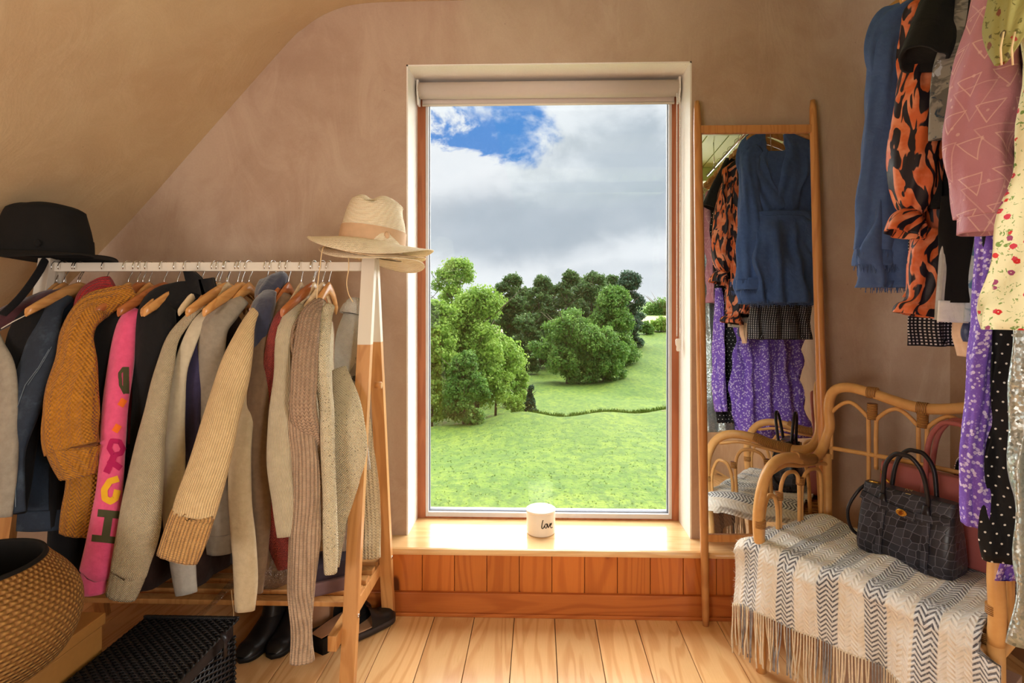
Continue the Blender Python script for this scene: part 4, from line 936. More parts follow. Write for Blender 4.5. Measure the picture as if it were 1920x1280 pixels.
def P_dots(name, base, dot, pitch=.016, r=.16, stag=True):
    m = Mat(name); u, v, _ = m.sep(m.uv)[:3]
    a = m.math('DIVIDE', u, pitch); b = m.math('DIVIDE', v, pitch)
    if stag: a = m.math('ADD', a, m.math('MULTIPLY', m.math('FLOOR', b), .5))
    p = m.comb(m.math('SUBTRACT', m.math('FRACT', a), .5), m.math('SUBTRACT', m.math('FRACT', b), .5), 0)
    d = m.vmath('LENGTH', p, None, 1); c = m.mix(m.smooth(d, r, r - .05), lin(base), lin(dot))
    return m.fin(c, .7, fabric_bump(m), .008, .6)
def P_triangles():
    m = Mat('dusty_pink_triangle_print'); 
    def tri(rot, size, r, wd):
        u, v, _ = m.sep(m.mapping(m.uv, rot=(0, 0, rot)))[:3]; b = m.math('DIVIDE', v, size); a = m.math('ADD', m.math('DIVIDE', u, size), m.math('MULTIPLY', m.math('FLOOR', b), .43))
        x = m.math('ABSOLUTE', m.math('SUBTRACT', m.math('FRACT', a), .5)); y = m.math('SUBTRACT', m.math('FRACT', b), .45)
        d = m.math('MAXIMUM', m.math('ADD', m.math('MULTIPLY', x, .866), m.math('MULTIPLY', y, .5)), m.math('MULTIPLY', y, -1))
        return m.smooth(m.math('ABSOLUTE', m.math('SUBTRACT', d, r)), wd, wd * .5)
    e = tri(.12, .062, .20, .022); e2 = tri(2.2, .10, .22, .014)
    n = m.noise(m.uv, 14, 3); c = m.mix(n, lin((176, 112, 130)), lin((196, 138, 152)))
    f = m.math('MAXIMUM', e, m.math('MULTIPLY', e2, .6)); c = m.mix(m.math('MULTIPLY', f, .75), c, lin((222, 178, 176)))
    dt = m.smooth(m.voro(m.uv, 42), .16, .10); c = m.mix(m.math('MULTIPLY', dt, .6), c, lin((224, 180, 180)))
    return m.fin(c, .55, fabric_bump(m, 11), .012, .9)
def P_sequin():
    m = Mat('silver_sequins'); c = m.voro(m.obj, 210, out='Color'); d = m.voro(m.obj, 210)
    col = m.mix(m.sep(c)[0], (.28, .33, .33), (.60, .64, .64))
    m.fin(col, .38, metal=.7)
    nn = m.vmath('SUBTRACT', c, (.5, .5, .5)); g = m.new('ShaderNodeNewGeometry').outputs['Normal']
    s = m.new('ShaderNodeVectorMath', operation='SCALE'); m.put(s.inputs[0], nn); s.inputs[3].default_value = .45
    m.l.new(m.vmath('NORMALIZE', m.vmath('ADD', g, s.outputs[0])), m.b.inputs['Normal']); return m.m
def P_camo():
    m = Mat('grey_blurred_flower_print'); n = m.noise(m.uv, 15, 3, .6, 1.5); n2 = m.noise(m.uv, 26, 3, .6, 1)
    c = m.mix(m.smooth(n, .44, .52), lin((140, 134, 126)), lin((96, 92, 88))); c = m.mix(m.smooth(n2, .60, .66), c, lin((44, 58, 74))); c = m.mix(m.smooth(n2, .36, .32), c, lin((176, 180, 190)))
    return m.fin(c, .7, fabric_bump(m), .008, .6)
def P_check():
    m = Mat('black_white_check'); u, v, _ = m.sep(m.uv)[:3]
    a = m.math('ABSOLUTE', m.math('SUBTRACT', m.math('FRACT', m.math('DIVIDE', u, .0105)), .5)); b = m.math('ABSOLUTE', m.math('SUBTRACT', m.math('FRACT', m.math('DIVIDE', v, .0085)), .5))
    c = m.mix(m.smooth(m.math('MAXIMUM', a, b), .26, .22), lin((22, 20, 28)), lin((206, 200, 200)))
    return m.fin(c, .8, fabric_bump(m), .006, .6)
W = {'blue': K('airforce_blue_gauze', (72, 98, 148), (56, 78, 124), 'plain', rough=.85), 'tiger': P_tiger(), 'black': col['black'], 'camo': P_camo(), 'pink': P_triangles(),
     'floral': P_floral('cream_rose_print', (226, 220, 182), [(196, 40, 40), (206, 60, 60), (150, 70, 110), (200, 60, 80)], 58, (120, 150, 80)),
     'olivef': P_floral('olive_rose_print', (150, 144, 84), [(150, 50, 40), (120, 70, 50), (90, 80, 50)], 46, (96, 92, 40)),
     'lilac': P_floral('violet_blossom_print', (118, 84, 190), [(206, 190, 232), (190, 172, 226), (214, 202, 240)], 100, (150, 122, 208), dot=.40),
     'polka': P_dots('black_polka_dot', (18, 16, 20), (236, 232, 228), .020, .13), 'sequin': P_sequin(), 'check': P_check(),
     'pale': P_floral('pale_blue_flower_print', (186, 198, 214), [(60, 80, 130), (90, 130, 170), (120, 150, 190)], 24, (150, 170, 190), dot=.34),
     'white': K('white_cotton', (222, 220, 216), (200, 198, 196), 'plain'), 'orange': P_floral('orange_paisley_print', (222, 190, 160), [(220, 96, 40), (200, 70, 60), (230, 130, 60)], 40, (180, 120, 150), dot=.4),
     'greyrib': K('grey_terry', (168, 166, 164), (140, 138, 136), 'plain')}
RX, RZ = 1.15, 2.235
GR = 'dresses and tops on the right-hand rail'; GH2 = 'hangers on the right-hand rail'
rail = thing('hanging_rail', 'metal clothes rail hung from the ceiling on the right, above the frame', 'rail', (RX, 1.2, RZ))
MB().tube([(RX, .55, RZ), (RX, 1.80, RZ)], .009, 12).build('rod', M['chrome'], rail)
for y in (.7, 1.70):
    MB().tube([(RX, y, RZ + .009), (RX, y, 2.404)], .003, 6).build('drop_wire', M['chrome'], rail)
    MB().tube([(RX, y - .0 + .012 * math.cos(a), RZ + .0 + .014 * math.sin(a)) for a in np.linspace(0, 6.28, 14)], .0025, 6).build('ring_clamp', M['chrome'], rail)
def q_body(d): return d.get('n', 'body') in ('body', 'skirt', 'panel')
def rg(name, label, cat, mat, Y, parts, hang=True, hlabel=None, hmat='hanger', half=.15, arm=.08):
    t = thing(name, label, cat, (RX, Y, 1.3), GR)
    for d in parts:
        kw = dict(d.get('kw', {})); kw.setdefault('seed', int(Y * 100)); kw.setdefault('flat', .12); kw.setdefault('n', 64); kw.setdefault('fold', .05); kw.setdefault('pleat', .011 if q_body(d) else .004); kw.setdefault('seg', 60); kw['n'] = 96 if q_body(d) else 64
        p = [(q[0], q[1], (q[4] if len(q) > 4 else Y), q[2], q[3] if len(q) > 3 and q[3] else .026) for q in d['p']]
        limb(p, **kw).build(d.get('n', 'body'), d.get('mat', mat), t)
    if hang: hanger('hanger', hlabel or 'hanger', (RX, Y), .05, half, M[hmat], GH2, RZ + .009, drop=.115, arm_drop=arm)
    return t
def px(X, Y): return 1010 + X / Y * F
def bodyp(Y, xc, prof, dep=.028):   # prof: (z, halfwidth m)
    return [(px(xc, Y), CY - (z - EYE) / Y * F, h * F / Y, dep) for z, h in prof]
b = rg('playsuit', 'airforce blue gauzy playsuit with frayed hems, nearest the window wall', 'dress', W['blue'], 1.62,
  [dict(n='back_panel', p=bodyp(1.615, 1.18, [(1.99, .10), (1.97, .15), (1.85, .15), (1.72, .13), (1.66, .12)], .010)),
   dict(n='bodice_wrap', p=bodyp(1.645, 1.18, [(1.70, .11), (1.66, .125)], .02), kw=dict(seg=10)),
   dict(n='bodice_wrap', p=[(px(1.125, 1.645), CY - (2.10 - EYE) / 1.645 * F, 8, .012), (px(1.10, 1.645), CY - (2.07 - EYE) / 1.645 * F, 26, .014), (px(1.07, 1.645), CY - (2.02 - EYE) / 1.645 * F, 46, .016), (px(1.075, 1.65), CY - (1.92 - EYE) / 1.645 * F, 50, .018), (px(1.12, 1.65), CY - (1.80 - EYE) / 1.645 * F, 50, .018), (px(1.17, 1.65), CY - (1.69 - EYE) / 1.645 * F, 58, .018)], kw=dict(fold=.16)),
   dict(n='bodice_wrap', p=[(px(1.235, 1.645), CY - (2.10 - EYE) / 1.645 * F, 8, .012), (px(1.26, 1.645), CY - (2.07 - EYE) / 1.645 * F, 26, .014), (px(1.29, 1.645), CY - (2.02 - EYE) / 1.645 * F, 46, .016), (px(1.285, 1.655), CY - (1.92 - EYE) / 1.645 * F, 50, .018), (px(1.24, 1.655), CY - (1.80 - EYE) / 1.645 * F, 50, .018), (px(1.19, 1.655), CY - (1.69 - EYE) / 1.645 * F, 58, .018)], kw=dict(fold=.16)),
   dict(n='far_sleeve', p=[(px(1.36, 1.63), CY - (2.02 - EYE) / 1.63 * F, 26, .02), (px(1.39, 1.63), CY - (1.9 - EYE) / 1.63 * F, 34, .03), (px(1.41, 1.63), CY - (1.6 - EYE) / 1.63 * F, 44, .03), (px(1.42, 1.63), CY - (1.35 - EYE) / 1.63 * F, 50, .03)], kw=dict(fold=.1)),
   dict(n='skirt', p=bodyp(1.63, 1.18, [(1.665, .125), (1.60, .15), (1.48, .18), (1.36, .20), (1.24, .215)], .045), kw=dict(fold=.20)),
   dict(n='sleeve', p=[(1690, 56, 20, .02), (1662, 84, 30, .025), (1657, 160, 31, .03), (1657, 250, 36, .03), (1656, 350, 42, .03), (1653, 440, 46, .03), (1651, 470, 46, .03)], kw=dict(fold=.09)),
   dict(n='sleeve_frill', p=[(1652, 462, 46, .032), (1652, 498, 50, .034)], kw=dict(fold=.12, seg=10))], hlabel='hanger inside the blue gauzy playsuit', hmat='hanger')
limb([(px(1.18, 1.63), CY - (1.685 - EYE) / 1.63 * F, 1.63, 84, .03), (px(1.18, 1.63), CY - (1.64 - EYE) / 1.63 * F, 1.63, 86, .032)], fold=.14, seg=10, n=64, flat=.2, seed=4).build('waistband', W['blue'], b)
rng = random.Random(9); mb = MB()
for i in range(420):
    if i % 2: X = rng.uniform(.97, 1.39); z0 = 1.243; Y0 = 1.63 + rng.choice((-.04, .04)) * rng.uniform(.6, 1)
    else: q = at(rng.uniform(1603, 1702), rng.choice((498, 470)), 1.62 - rng.choice((-.03, .034))); X, Y0, z0 = q
    l = rng.uniform(.008, .022); mb.tube([(X, Y0, z0 + .004), (X + rng.uniform(-.006, .006), Y0 + rng.uniform(-.004, .004), z0 - l)], .0009, 3, caps=False)
tag(mb.build('frayed_edge', W['blue'], b), kind='stuff')
rg('skirt', 'black skirt with fine white check hanging below the tiger blouse', 'skirt', W['check'], 1.52, [dict(n='body', p=bodyp(1.52, 1.19, [(1.50, .13), (1.40, .14), (1.20, .145), (1.075, .148)], .03), kw=dict(fold=.09))], hlabel='hanger of the black and white checked skirt')
rg('blouse', 'orange and black tiger print blouse with puffed ruffled sleeve', 'blouse', W['tiger'], 1.44,
  [dict(n='body', p=bodyp(1.46, 1.15, [(2.07, .04), (2.05, .07), (2.01, .13), (1.96, .17), (1.8, .16), (1.6, .155), (1.4, .15), (1.25, .15), (1.21, .16)], .03), kw=dict(fold=.08)),
   dict(n='sleeve', p=[(1748, 30, 20, .03, 1.42), (1730, 90, 28, .04, 1.41), (1725, 180, 38, .05, 1.40), (1718, 270, 43, .055, 1.40), (1714, 340, 42, .055, 1.40), (1712, 382, 28, .04, 1.40), (1710, 400, 14, .02, 1.40)], kw=dict(fold=.09)),
   dict(n='sleeve_ruffle', p=[(1709, 394, 13, .02, 1.40), (1702, 412, 30, .035, 1.40), (1694, 440, 34, .04, 1.40)], kw=dict(fold=.16, seg=14)),
   dict(n='hem_drape', p=[(1742, 430, 26, .03, 1.42), (1736, 500, 33, .035, 1.42), (1728, 560, 26, .03, 1.42), (1724, 580, 40, .035, 1.42), (1722, 592, 42, .035, 1.42)], kw=dict(fold=.10))], hlabel='hanger of the tiger print blouse')
rg('tee', 'charcoal black tee with a wide open short sleeve', 'top', W['black'], 1.38,
  [dict(n='sleeve', p=[(1800, -60, 40, .03, 1.37), (1776, 0, 44, .035, 1.36), (1746, 70, 42, .045, 1.34), (1728, 112, 38, .05, 1.33)], kw=dict(fold=.04)),
   dict(n='body', p=bodyp(1.39, 1.16, [(2.07, .04), (2.05, .07), (2.01, .12), (1.95, .16), (1.8, .155), (1.6, .155), (1.44, .16)], .022))], hlabel='hanger of the charcoal black tee', hmat='hanger')
rg('trousers', 'black trousers folded over a hanger, grey seam showing', 'trousers', W['black'], 1.355, [dict(n='body', p=[(1832, 370, 64), (1828, 470, 62), (1826, 568, 60)]), dict(n='lining', mat=W['greyrib'], p=[(1772, 380, 5, .01), (1769, 500, 6, .01), (1764, 600, 7, .01)], kw=dict(n=16)),
  dict(n='hem', mat=W['white'], p=[(1822, 566, 60, .02), (1820, 606, 58, .02)], kw=dict(seg=8))], hang=False)
rg('shirt', 'grey blurred flower shirt with white button in front of the black tee', 'shirt', W['camo'], 1.30,
  [dict(n='body', p=[(1840, -30, 44), (1842, 60, 50), (1828, 110, 60), (1815, 170, 58), (1808, 220, 54), (1806, 262, 54)]), dict(n='collar', p=[(1850, -20, 30, .04), (1838, 40, 34, .045), (1826, 80, 34, .045)], kw=dict(fold=.04))], hlabel='hanger of the grey blurred flower shirt')
q = at(1789, 186, 1.262); o = MB().tube([q, q - Vector((0, .003, 0))], .0052, 14).build('button', M['whiteplastic'], [x for x in bpy.data.objects if x.name.startswith('shirt') and x.get('group') == GR][0])
rg('top', 'black sleeveless top behind the dusty pink blouse', 'top', W['black'], 1.27, [dict(n='body', p=bodyp(1.27, 1.17, [(2.0, .08), (1.95, .15), (1.8, .17), (1.6, .17), (1.42, .175)], .022))], hlabel='hanger of the black sleeveless top')
rg('blouse', 'pale blue flower print blouse, a strip below the pink sleeve', 'blouse', W['pale'], 1.325, [dict(n='body', p=[(1866, 400, 34), (1858, 470, 34), (1852, 530, 36), (1846, 606, 32)], kw=dict(fold=.12))], hang=False)
rg('top', 'navy satin top hem knotted under the pale blue blouse', 'top', K('navy_satin', (36, 46, 92), (24, 32, 66), 'plain', rough=.4), 1.345, [dict(n='body', p=[(1836, 600, 22), (1828, 625, 22), (1826, 642, 16)], kw=dict(fold=.12, seg=16))], hang=False)
rg('camisole', 'peach camisole tip hanging lowest beside the checked skirt', 'top', K('peach_satin', (216, 180, 148), (196, 156, 124), 'plain', rough=.5), 1.37, [dict(n='body', p=[(1812, 590, 20), (1808, 630, 15), (1808, 652, 8), (1809, 668, 4)], kw=dict(fold=.10, seg=20))], hang=False)
rg('dress', 'violet dress with tiny white blossoms', 'dress', W['lilac'], 1.235,
  [dict(n='body', p=bodyp(1.235, 1.25, [(2.03, .07), (1.98, .13), (1.9, .16), (1.6, .15), (1.35, .155), (1.1, .17), (.9, .18), (.56, .19)], .03), kw=dict(fold=.16)),
   dict(n='panel', p=[(1850, 420, 15, .02, 1.215), (1848, 560, 22, .025, 1.215), (1842, 700, 26, .03, 1.215), (1838, 820, 29, .03, 1.215), (1836, 900, 30, .03, 1.215), (1840, 985, 24, .03, 1.215)], kw=dict(fold=.14))], hlabel='hanger of the violet blossom dress')
rg('dress', 'black dress with small white polka dots', 'dress', W['polka'], 1.19,
  [dict(n='body', p=[(px(1.17, 1.19), -100, 60), (px(1.17, 1.19), -40, 150), (2000, 200, 140), (1998, 440, 128), (1992, 700, 130), (1990, 900, 132), (1990, 1052, 134)], kw=dict(fold=.08))], hlabel='hanger of the polka dot dress')
rg('blouse', 'dusty pink blouse with pale triangle print and full sleeve', 'blouse', W['pink'], 1.13,
  [dict(n='sleeve', p=[(1888, -80, 34, .04, 1.10), (1868, 0, 36, .045, 1.09), (1853, 90, 40, .05, 1.08), (1846, 190, 50, .055, 1.08), (1842, 280, 54, .055, 1.08), (1844, 350, 48, .055, 1.08), (1848, 404, 42, .05, 1.08)], kw=dict(fold=.10)),
   dict(n='cuff', p=[(1848, 396, 41, .045, 1.08), (1847, 438, 40, .045, 1.08)], kw=dict(fold=.06, seg=10)),
   dict(n='body', p=bodyp(1.14, 1.16, [(2.05, .04), (2.02, .07), (1.98, .13), (1.94, .165), (1.8, .18), (1.5, .18), (1.3, .19)], .025), kw=dict(fold=.08))], hlabel='hanger of the dusty pink blouse')
rg('dress', 'long silver sequin dress at the right edge', 'dress', W['sequin'], 1.01,
  [dict(n='body', p=bodyp(1.01, 1.068, [(1.98, .06), (1.93, .14), (1.7, .15), (1.3, .155), (1.1, .16), (.9, .165), (.7, .172), (.56, .178)], .035), kw=dict(fold=.08))], hlabel='hanger of the silver sequin dress')
rg('dress', 'cream dress printed with small red roses', 'dress', W['floral'], .93,
  [dict(n='body', p=bodyp(.94, 1.02, [(2.05, .04), (2.02, .07), (1.98, .12), (1.94, .15), (1.8, .17), (1.5, .18), (1.3, .205), (1.15, .235)], .03), kw=dict(fold=.09)),
   dict(n='sleeve', mat=W['olivef'], p=[(1920, -60, 40, .03, .91), (1908, 0, 38, .035, .90), (1896, 40, 30, .035, .90), (1888, 80, 18, .025, .90), (1880, 118, 5, .01, .90)], kw=dict(fold=.14))], hlabel='hanger of the cream rose print dress')
for x in (1876, 1897):
    MB().tube([at(x + 6, 60, .87), at(x, 90, .868), at(x + 2, 122, .87)], .0015, 6).build('drawstring', tie, [q for q in bpy.data.objects if q.name.startswith('dress')][-1] if False else [q for q in bpy.data.objects if q.get('label', '').startswith('cream dress printed')][0])
rg('dress', 'plain pale grey long dress seen only in the mirror', 'dress', W['greyrib'], .82, [dict(n='body', p=bodyp(.82, 1.15, [(2.05, .04), (2.02, .07), (1.98, .12), (1.94, .15), (1.6, .16), (1.2, .19), (.6, .23)], .03), kw=dict(fold=.10))], hlabel='hanger of the pale grey long dress seen in the mirror')
rg('dress', 'orange paisley dress seen only in the mirror', 'dress', W['orange'], .74, [dict(n='body', p=bodyp(.74, 1.17, [(2.05, .04), (2.02, .07), (1.98, .12), (1.94, .15), (1.6, .17), (1.2, .19), (.75, .21)], .03), kw=dict(fold=.10))], hlabel='hanger of the orange paisley dress seen in the mirror')

hanger('hanger', 'orange wooden hanger end poking out beside the black tee sleeve', (RX, 1.55), 0, .135, M['hanger'], GH2, RZ + .009, drop=.27, arm_drop=.10)
# ------------------------------------------------------------------ rattan chair
FL = at(1427, 1250, 1.2 * F / (1250 - CY)); FL = Vector((FL.x, FL.y, 0)); E1 = Vector((.59, -.807, 0)).normalized(); E2 = Vector((.807, .59, 0)).normalized(); UP = Vector((0, 0, 1))
def C(a, b, z): return FL + E1 * a + E2 * b + UP * z
CWID, CDEP, SEAT = .595, .405, .395
m = Mat('rattan_cane'); n = m.noise(m.mapping(m.obj, scale=(1, 1, 1)), 26, 4, .6); n2 = m.noise(m.obj, 300, 2)
nod = m.smooth(m.voro(m.obj, 8), .06, .03)
c = m.mix(n, lin((228, 178, 114)), lin((198, 142, 82))); c = m.mix(m.math('MULTIPLY', nod, .5), c, lin((120, 76, 40)))
rat = m.fin(c, .32, n2, .0004, .4)
m = Mat('rattan_binding'); w = m.math('SINE', m.math('MULTIPLY', m.math('ADD', m.sep(m.uv)[1], m.math('MULTIPLY', m.noise(m.obj, 20), .004)), 2 * math.pi / .0045))
c = m.mix(m.smooth(w, -.6, .4), lin((132, 84, 44)), lin((206, 152, 88))); bind = m.fin(c, .4, w, .0012, .9)
ch = thing('rattan_chair', 'honey-coloured rattan armchair with looped cane arms, throw over its seat', 'chair', C(CWID / 2, CDEP / 2, 0))
def cane(pts, r, name, n=12, k=None, par=None, mat=None):
    Q = catmull([tuple(p) for p in pts], k or len(pts) * 7); return MB().tube(Q, r, n).build(name, mat or rat, par or ch)
def wrap(pts, r, par=None): return cane(pts, r, 'binding', 12, 10, par, bind)
R1 = .0175
# one continuous thick cane: front post - arm - back hoop - other arm - front post
def side(a):   # a=0 near-window arm; mirrored for the other arm
    s = 1 if a == 0 else -1
    return [C(a, -.005, .40), C(a - s * .004, -.010, .48), C(a, -.004, .565), C(a + s * .002, .03, .635), C(a + s * .004, .085, .668), C(a + s * .006, .16, .668), C(a + s * .004, .25, .645), C(a - s * .005, .335, .632), C(a - s * .010, .395, .645)]
A0 = side(0); A1 = side(CWID)
back = [C(-.005, .425, .69), C(.006, .43, .74), C(.002, .43, .79), C(.006, .43, .84), C(.026, .43, .875), C(.07, .43, .890), C(.14, .43, .882), C(.298, .43, .852), C(.455, .43, .882), C(.535, .43, .888), C(.583, .43, .875), C(.607, .43, .84), C(.609, .43, .79), C(.600, .43, .74), C(.600, .425, .69)]
cane(A0 + back + A1[::-1], R1, 'main_hoop', 16, 150)
for a, lab in ((0, 0), (CWID, 1)):
    MB().tube([C(a, 0, 0), C(a, 0, .2), C(a, -.004, .42)], [.016, .018, .0175], 16).build('leg', rat, ch)
    MB().tube([C(a, CDEP + .02, 0), C(a, CDEP + .02, .3), C(a, CDEP + .02, .64)], [.015, .016, .015], 16).build('leg', rat, ch)
    s = 1 if a == 0 else -1
    # inner arches below the arm
    for y0, y1, zt in ((.0, .10, .56), (.10, .235, .615), (.235, .385, .60)):
        cane([C(a, y0 + .012, .40), C(a, y0 + .012, zt - .07), C(a, y0 + .03, zt - .015), C(a, (y0 + y1) / 2, zt), C(a, y1 - .02, zt - .015), C(a, y1 - .004, zt - .07), C(a, y1 - .004, .40)], .0068, 'arch', 8, 40)
    cane([C(a, .05, .63), C(a, .14, .642), C(a, .24, .625), C(a, .36, .612), C(a, .42, .60)], .007, 'under_arm_cane', 8)
    wrap([C(a + s * .004, .19, .667), C(a + s * .004, .25, .646), C(a - s * .004, .33, .633)], .0195)
    wrap([C(a, -.008, .47), C(a, -.008, .492)], .0195)
    for y, z in ((.105, .535), (.235, .56)): wrap([C(a, y, z), C(a, y, z + .025)], .013)
# inner loops of the back
for x0, x1 in ((.0, .149), (.149, .298), (.298, .446), (.446, .595)):
    xm = (x0 + x1) / 2
    cane([C(x0 + .012, .43, .62), C(x0 + .012, .43, .76), C(x0 + .02, .43, .80), C(xm, .43, .838), C(x1 - .02, .43, .80), C(x1 - .012, .43, .76), C(x1 - .012, .43, .40)], .0070, 'back_arch', 8, 44)
for x in (.149, .298, .446):
    wrap([C(x, .43, .79), C(x, .43, .845)], .016); zt_ = .852 + .03 * abs(x - .298) / .149; wrap([C(x - .014, .43, zt_), C(x + .016, .43, zt_)], .0205)
cane([C(0, .43, .66), C(.2, .43, .668), C(.42, .43, .668), C(.595, .43, .66)], .008, 'lower_back_cane', 8)
for p, q in (((0, 0), (CWID, 0)), ((0, CDEP + .02), (CWID, CDEP + .02)), ((0, 0), (0, CDEP + .02)), ((CWID, 0), (CWID, CDEP + .02))):
    MB().tube([C(*p, SEAT - .025), C(*q, SEAT - .025)], .014, 12).build('seat_rail', rat, ch)
MB().loft([[C(x, y, SEAT + z) for x, y in ((.005, .01), (CWID - .005, .01), (CWID - .005, CDEP), (.005, CDEP))] for z in (-.02, .012)], smooth=False).build('seat', bind, ch)

# throw: laid over seat and front edge
m = Mat('herringbone_wool_throw'); u, v, _ = m.sep(m.uv)[:3]
per = .120; ph = m.math('FRACT', m.math('DIVIDE', m.math('ADD', u, .044), per)); band = m.math('MULTIPLY', m.smooth(ph, .02, .05), m.smooth(ph, .50, .47))
cw = .0160; cu = m.math('DIVIDE', u, cw); sg = m.math('SUBTRACT', m.math('MULTIPLY', m.math('GREATER_THAN', m.math('MODULO', m.math('ADD', m.math('FLOOR', cu), 100), 2), .5), 2), 1)
dg = m.math('ADD', v, m.math('MULTIPLY', m.math('MULTIPLY', m.math('SUBTRACT', m.math('FRACT', cu), .5), sg), .017))
st = m.math('SINE', m.math('ADD', m.math('MULTIPLY', dg, 2 * math.pi / .0135), m.math('MULTIPLY', m.noise(m.uv, 90, 2), 1.0)))
hb = m.smooth(st, -.1, .5); fz = m.noise(m.obj, 160, 4, .7); fz2 = m.noise(m.obj, 18, 3)
cr = m.mix(m.smooth(fz2, .4, .6), lin((252, 248, 242)), lin((246, 234, 218)))
bc_ = m.mix(m.math('MULTIPLY', hb, m.smooth(fz, .25, .5)), lin((240, 240, 242)), lin((84, 84, 96)))
c = m.mix(band, cr, bc_); h = m.math('ADD', m.math('MULTIPLY', st, .5), m.math('ADD', m.math('MULTIPLY', fz, 1.4), m.math('MULTIPLY', m.math('ABSOLUTE', m.math('SINE', m.math('MULTIPLY', cu, math.pi))), .6)))
thm = m.fin(c, .95, h, .004, .8, sheen=.5)
th = thing('wool_throw', 'cream and grey herringbone striped wool throw draped over the rattan seat', 'throw', C(CWID / 2, .1, SEAT))
NU, NV = 90, 70; U0, U1 = -.075, CWID + .02; drop = .172
def throwpt(i, j, dz=0):
    u = U0 + (U1 - U0) * i / (NU - 1); s = j / (NV - 1) * (.36 + .05 + drop)   # s from back to hem
    lump = .006 * math.sin(u * 23 + 1) + .005 * math.sin(u * 41 + s * 9) + .004 * math.sin(s * 30 + u * 7)
    over = max(0, -u) 
    if s < .36: b, z = .36 - s, SEAT + .032
    elif s < .36 + .05:
        a = (s - .36) / .05 * math.pi / 2; b, z = -.038 * math.sin(a) * 1.0, SEAT + .032 - .040 * (1 - math.cos(a))
    else: q = s - .41; b, z = -.038 - .012 * math.sin(q * 9 + u * 12) - .01 * math.sin(u * 31) * min(1, q * 8), SEAT - .008 - q
    zz = z + lump * (1 if s < .36 else .4) + dz
    if u < 0: 
        f = min(1, over / .075); zz -= .055 * f * f * (1 if s < .36 else .4); bb = b + (.0 if s < .36 else 0)
    ct = .42 if True else 0
    return C(min(max(u, -.045 - .03 * (1 if s > .3 else .4)), CWID + (.02 if s > .42 else -.022)) , b + (lump * .8 if s > .4 else 0), zz), u, s
rows = []; uvr = []
for j in range(NV):
    r = [throwpt(i, j) for i in range(NU)]; rows.append([q[0] for q in r]); uvr.append([(q[1], q[2]) for q in r])
mb = MB()
for j in range(NV): mb.v += [tuple(p) for p in rows[j]]
for j in range(NV): mb.v += [tuple(p - (UP * .007 if j < NV * .55 else E2 * -.007)) for p in rows[j]]
o2 = NU * NV
for j in range(NV - 1):
    for i in range(NU - 1):
        a = j * NU + i; uvq = [uvr[j][i], uvr[j][i + 1], uvr[j + 1][i + 1], uvr[j + 1][i]]
        mb.face((a, a + 1, a + NU + 1, a + NU), uvq); mb.face((o2 + a, o2 + a + NU, o2 + a + NU + 1, o2 + a + 1), uvq)
mb.build('woven_cloth', thm, th)
rng = random.Random(3)
fringe = MB(); fm = Mat('fringe_yarn'); fu = fm.sep(fm.uv)[1]
fm = K('throw_fringe_yarn', (222, 204, 178), (176, 158, 140), 'plain'); fm2 = K('throw_fringe_grey', (128, 124, 128), (196, 192, 190), 'plain')
fr2 = MB()
for k in range(104):
    u = U0 + .005 + (U1 - U0 - .01) * k / 103; i = k / 103 * (NU - 1); p = rows[-1][int(i)]
    ph_ = ((u + .044) / per) % 1; tgt = fr2 if .03 < ph_ < .45 and rng.random() < .7 else fringe
    L = rng.uniform(.125, .17); q = p; dx = rng.uniform(-.012, .012); db = rng.uniform(-.012, .008)
    P = [p + UP * .006, p + E1 * dx * .2 + E2 * db * .3 - UP * L * .35, p + E1 * dx * .7 + E2 * db - UP * L * .7, p + E1 * dx + E2 * db * .6 - UP * L]
    Q = catmull([tuple(x) for x in P], 12); tgt.tube(Q, [.0024 * (1 + .25 * math.sin(t * 3.1)) for t in range(12)], 6)
tag(fringe.build('fringe', fm, th), kind='stuff'); tag(fr2.build('grey_fringe', fm2, th), kind='stuff')
hair = MB()
for k in range(2600):
    j = rng.randrange(int(NV * .1), NV); i = rng.choice([rng.randrange(NU), rng.randrange(0, 12)]); p = rows[j][i]; n_ = UP if j < NV * .55 else -E2
    if i < 12: n_ = (n_ - E1 * .8).normalized()
    d = (n_ * 1.0 + Vector((rng.uniform(-1, 1), rng.uniform(-1, 1), rng.uniform(-1, 1))) * .9).normalized(); l = rng.uniform(.004, .013); s_ = d.orthogonal().normalized() * .00035
    b = len(hair.v); hair.v += [tuple(p - s_), tuple(p + s_), tuple(p + d * l)]; hair.face((b, b + 1, b + 2), None, False)
tag(hair.build('wool_hair', K('throw_wool_hair', (232, 224, 214), (220, 210, 198), 'plain'), th), kind='stuff')

# boxes under the chair
bxm = plain('pinkish_cardboard', (186, 158, 140), .8); bxd = plain('dark_cardboard', (58, 48, 50), .8)
bx = thing('shoe_box', 'pale cardboard shoe box under the chair behind the fringe', 'box', C(.40, .20, 0))
R = Matrix.Translation(C(.40, .21, 0)) @ Matrix.Rotation(math.atan2(E1.y, E1.x), 4, 'Z')
MB().box((-.22, -.12, .02), (.16, .12, .165), R, bev=.002).build('box_body', bxm, bx)
MB().box((-.224, -.124, .135), (.164, .124, .175), R, bev=.002).build('lid', bxm, bx)
MB().box((-.215, -.115, 0), (.2, .125, .019), R, bev=.002).build('base_tray', bxd, bx)

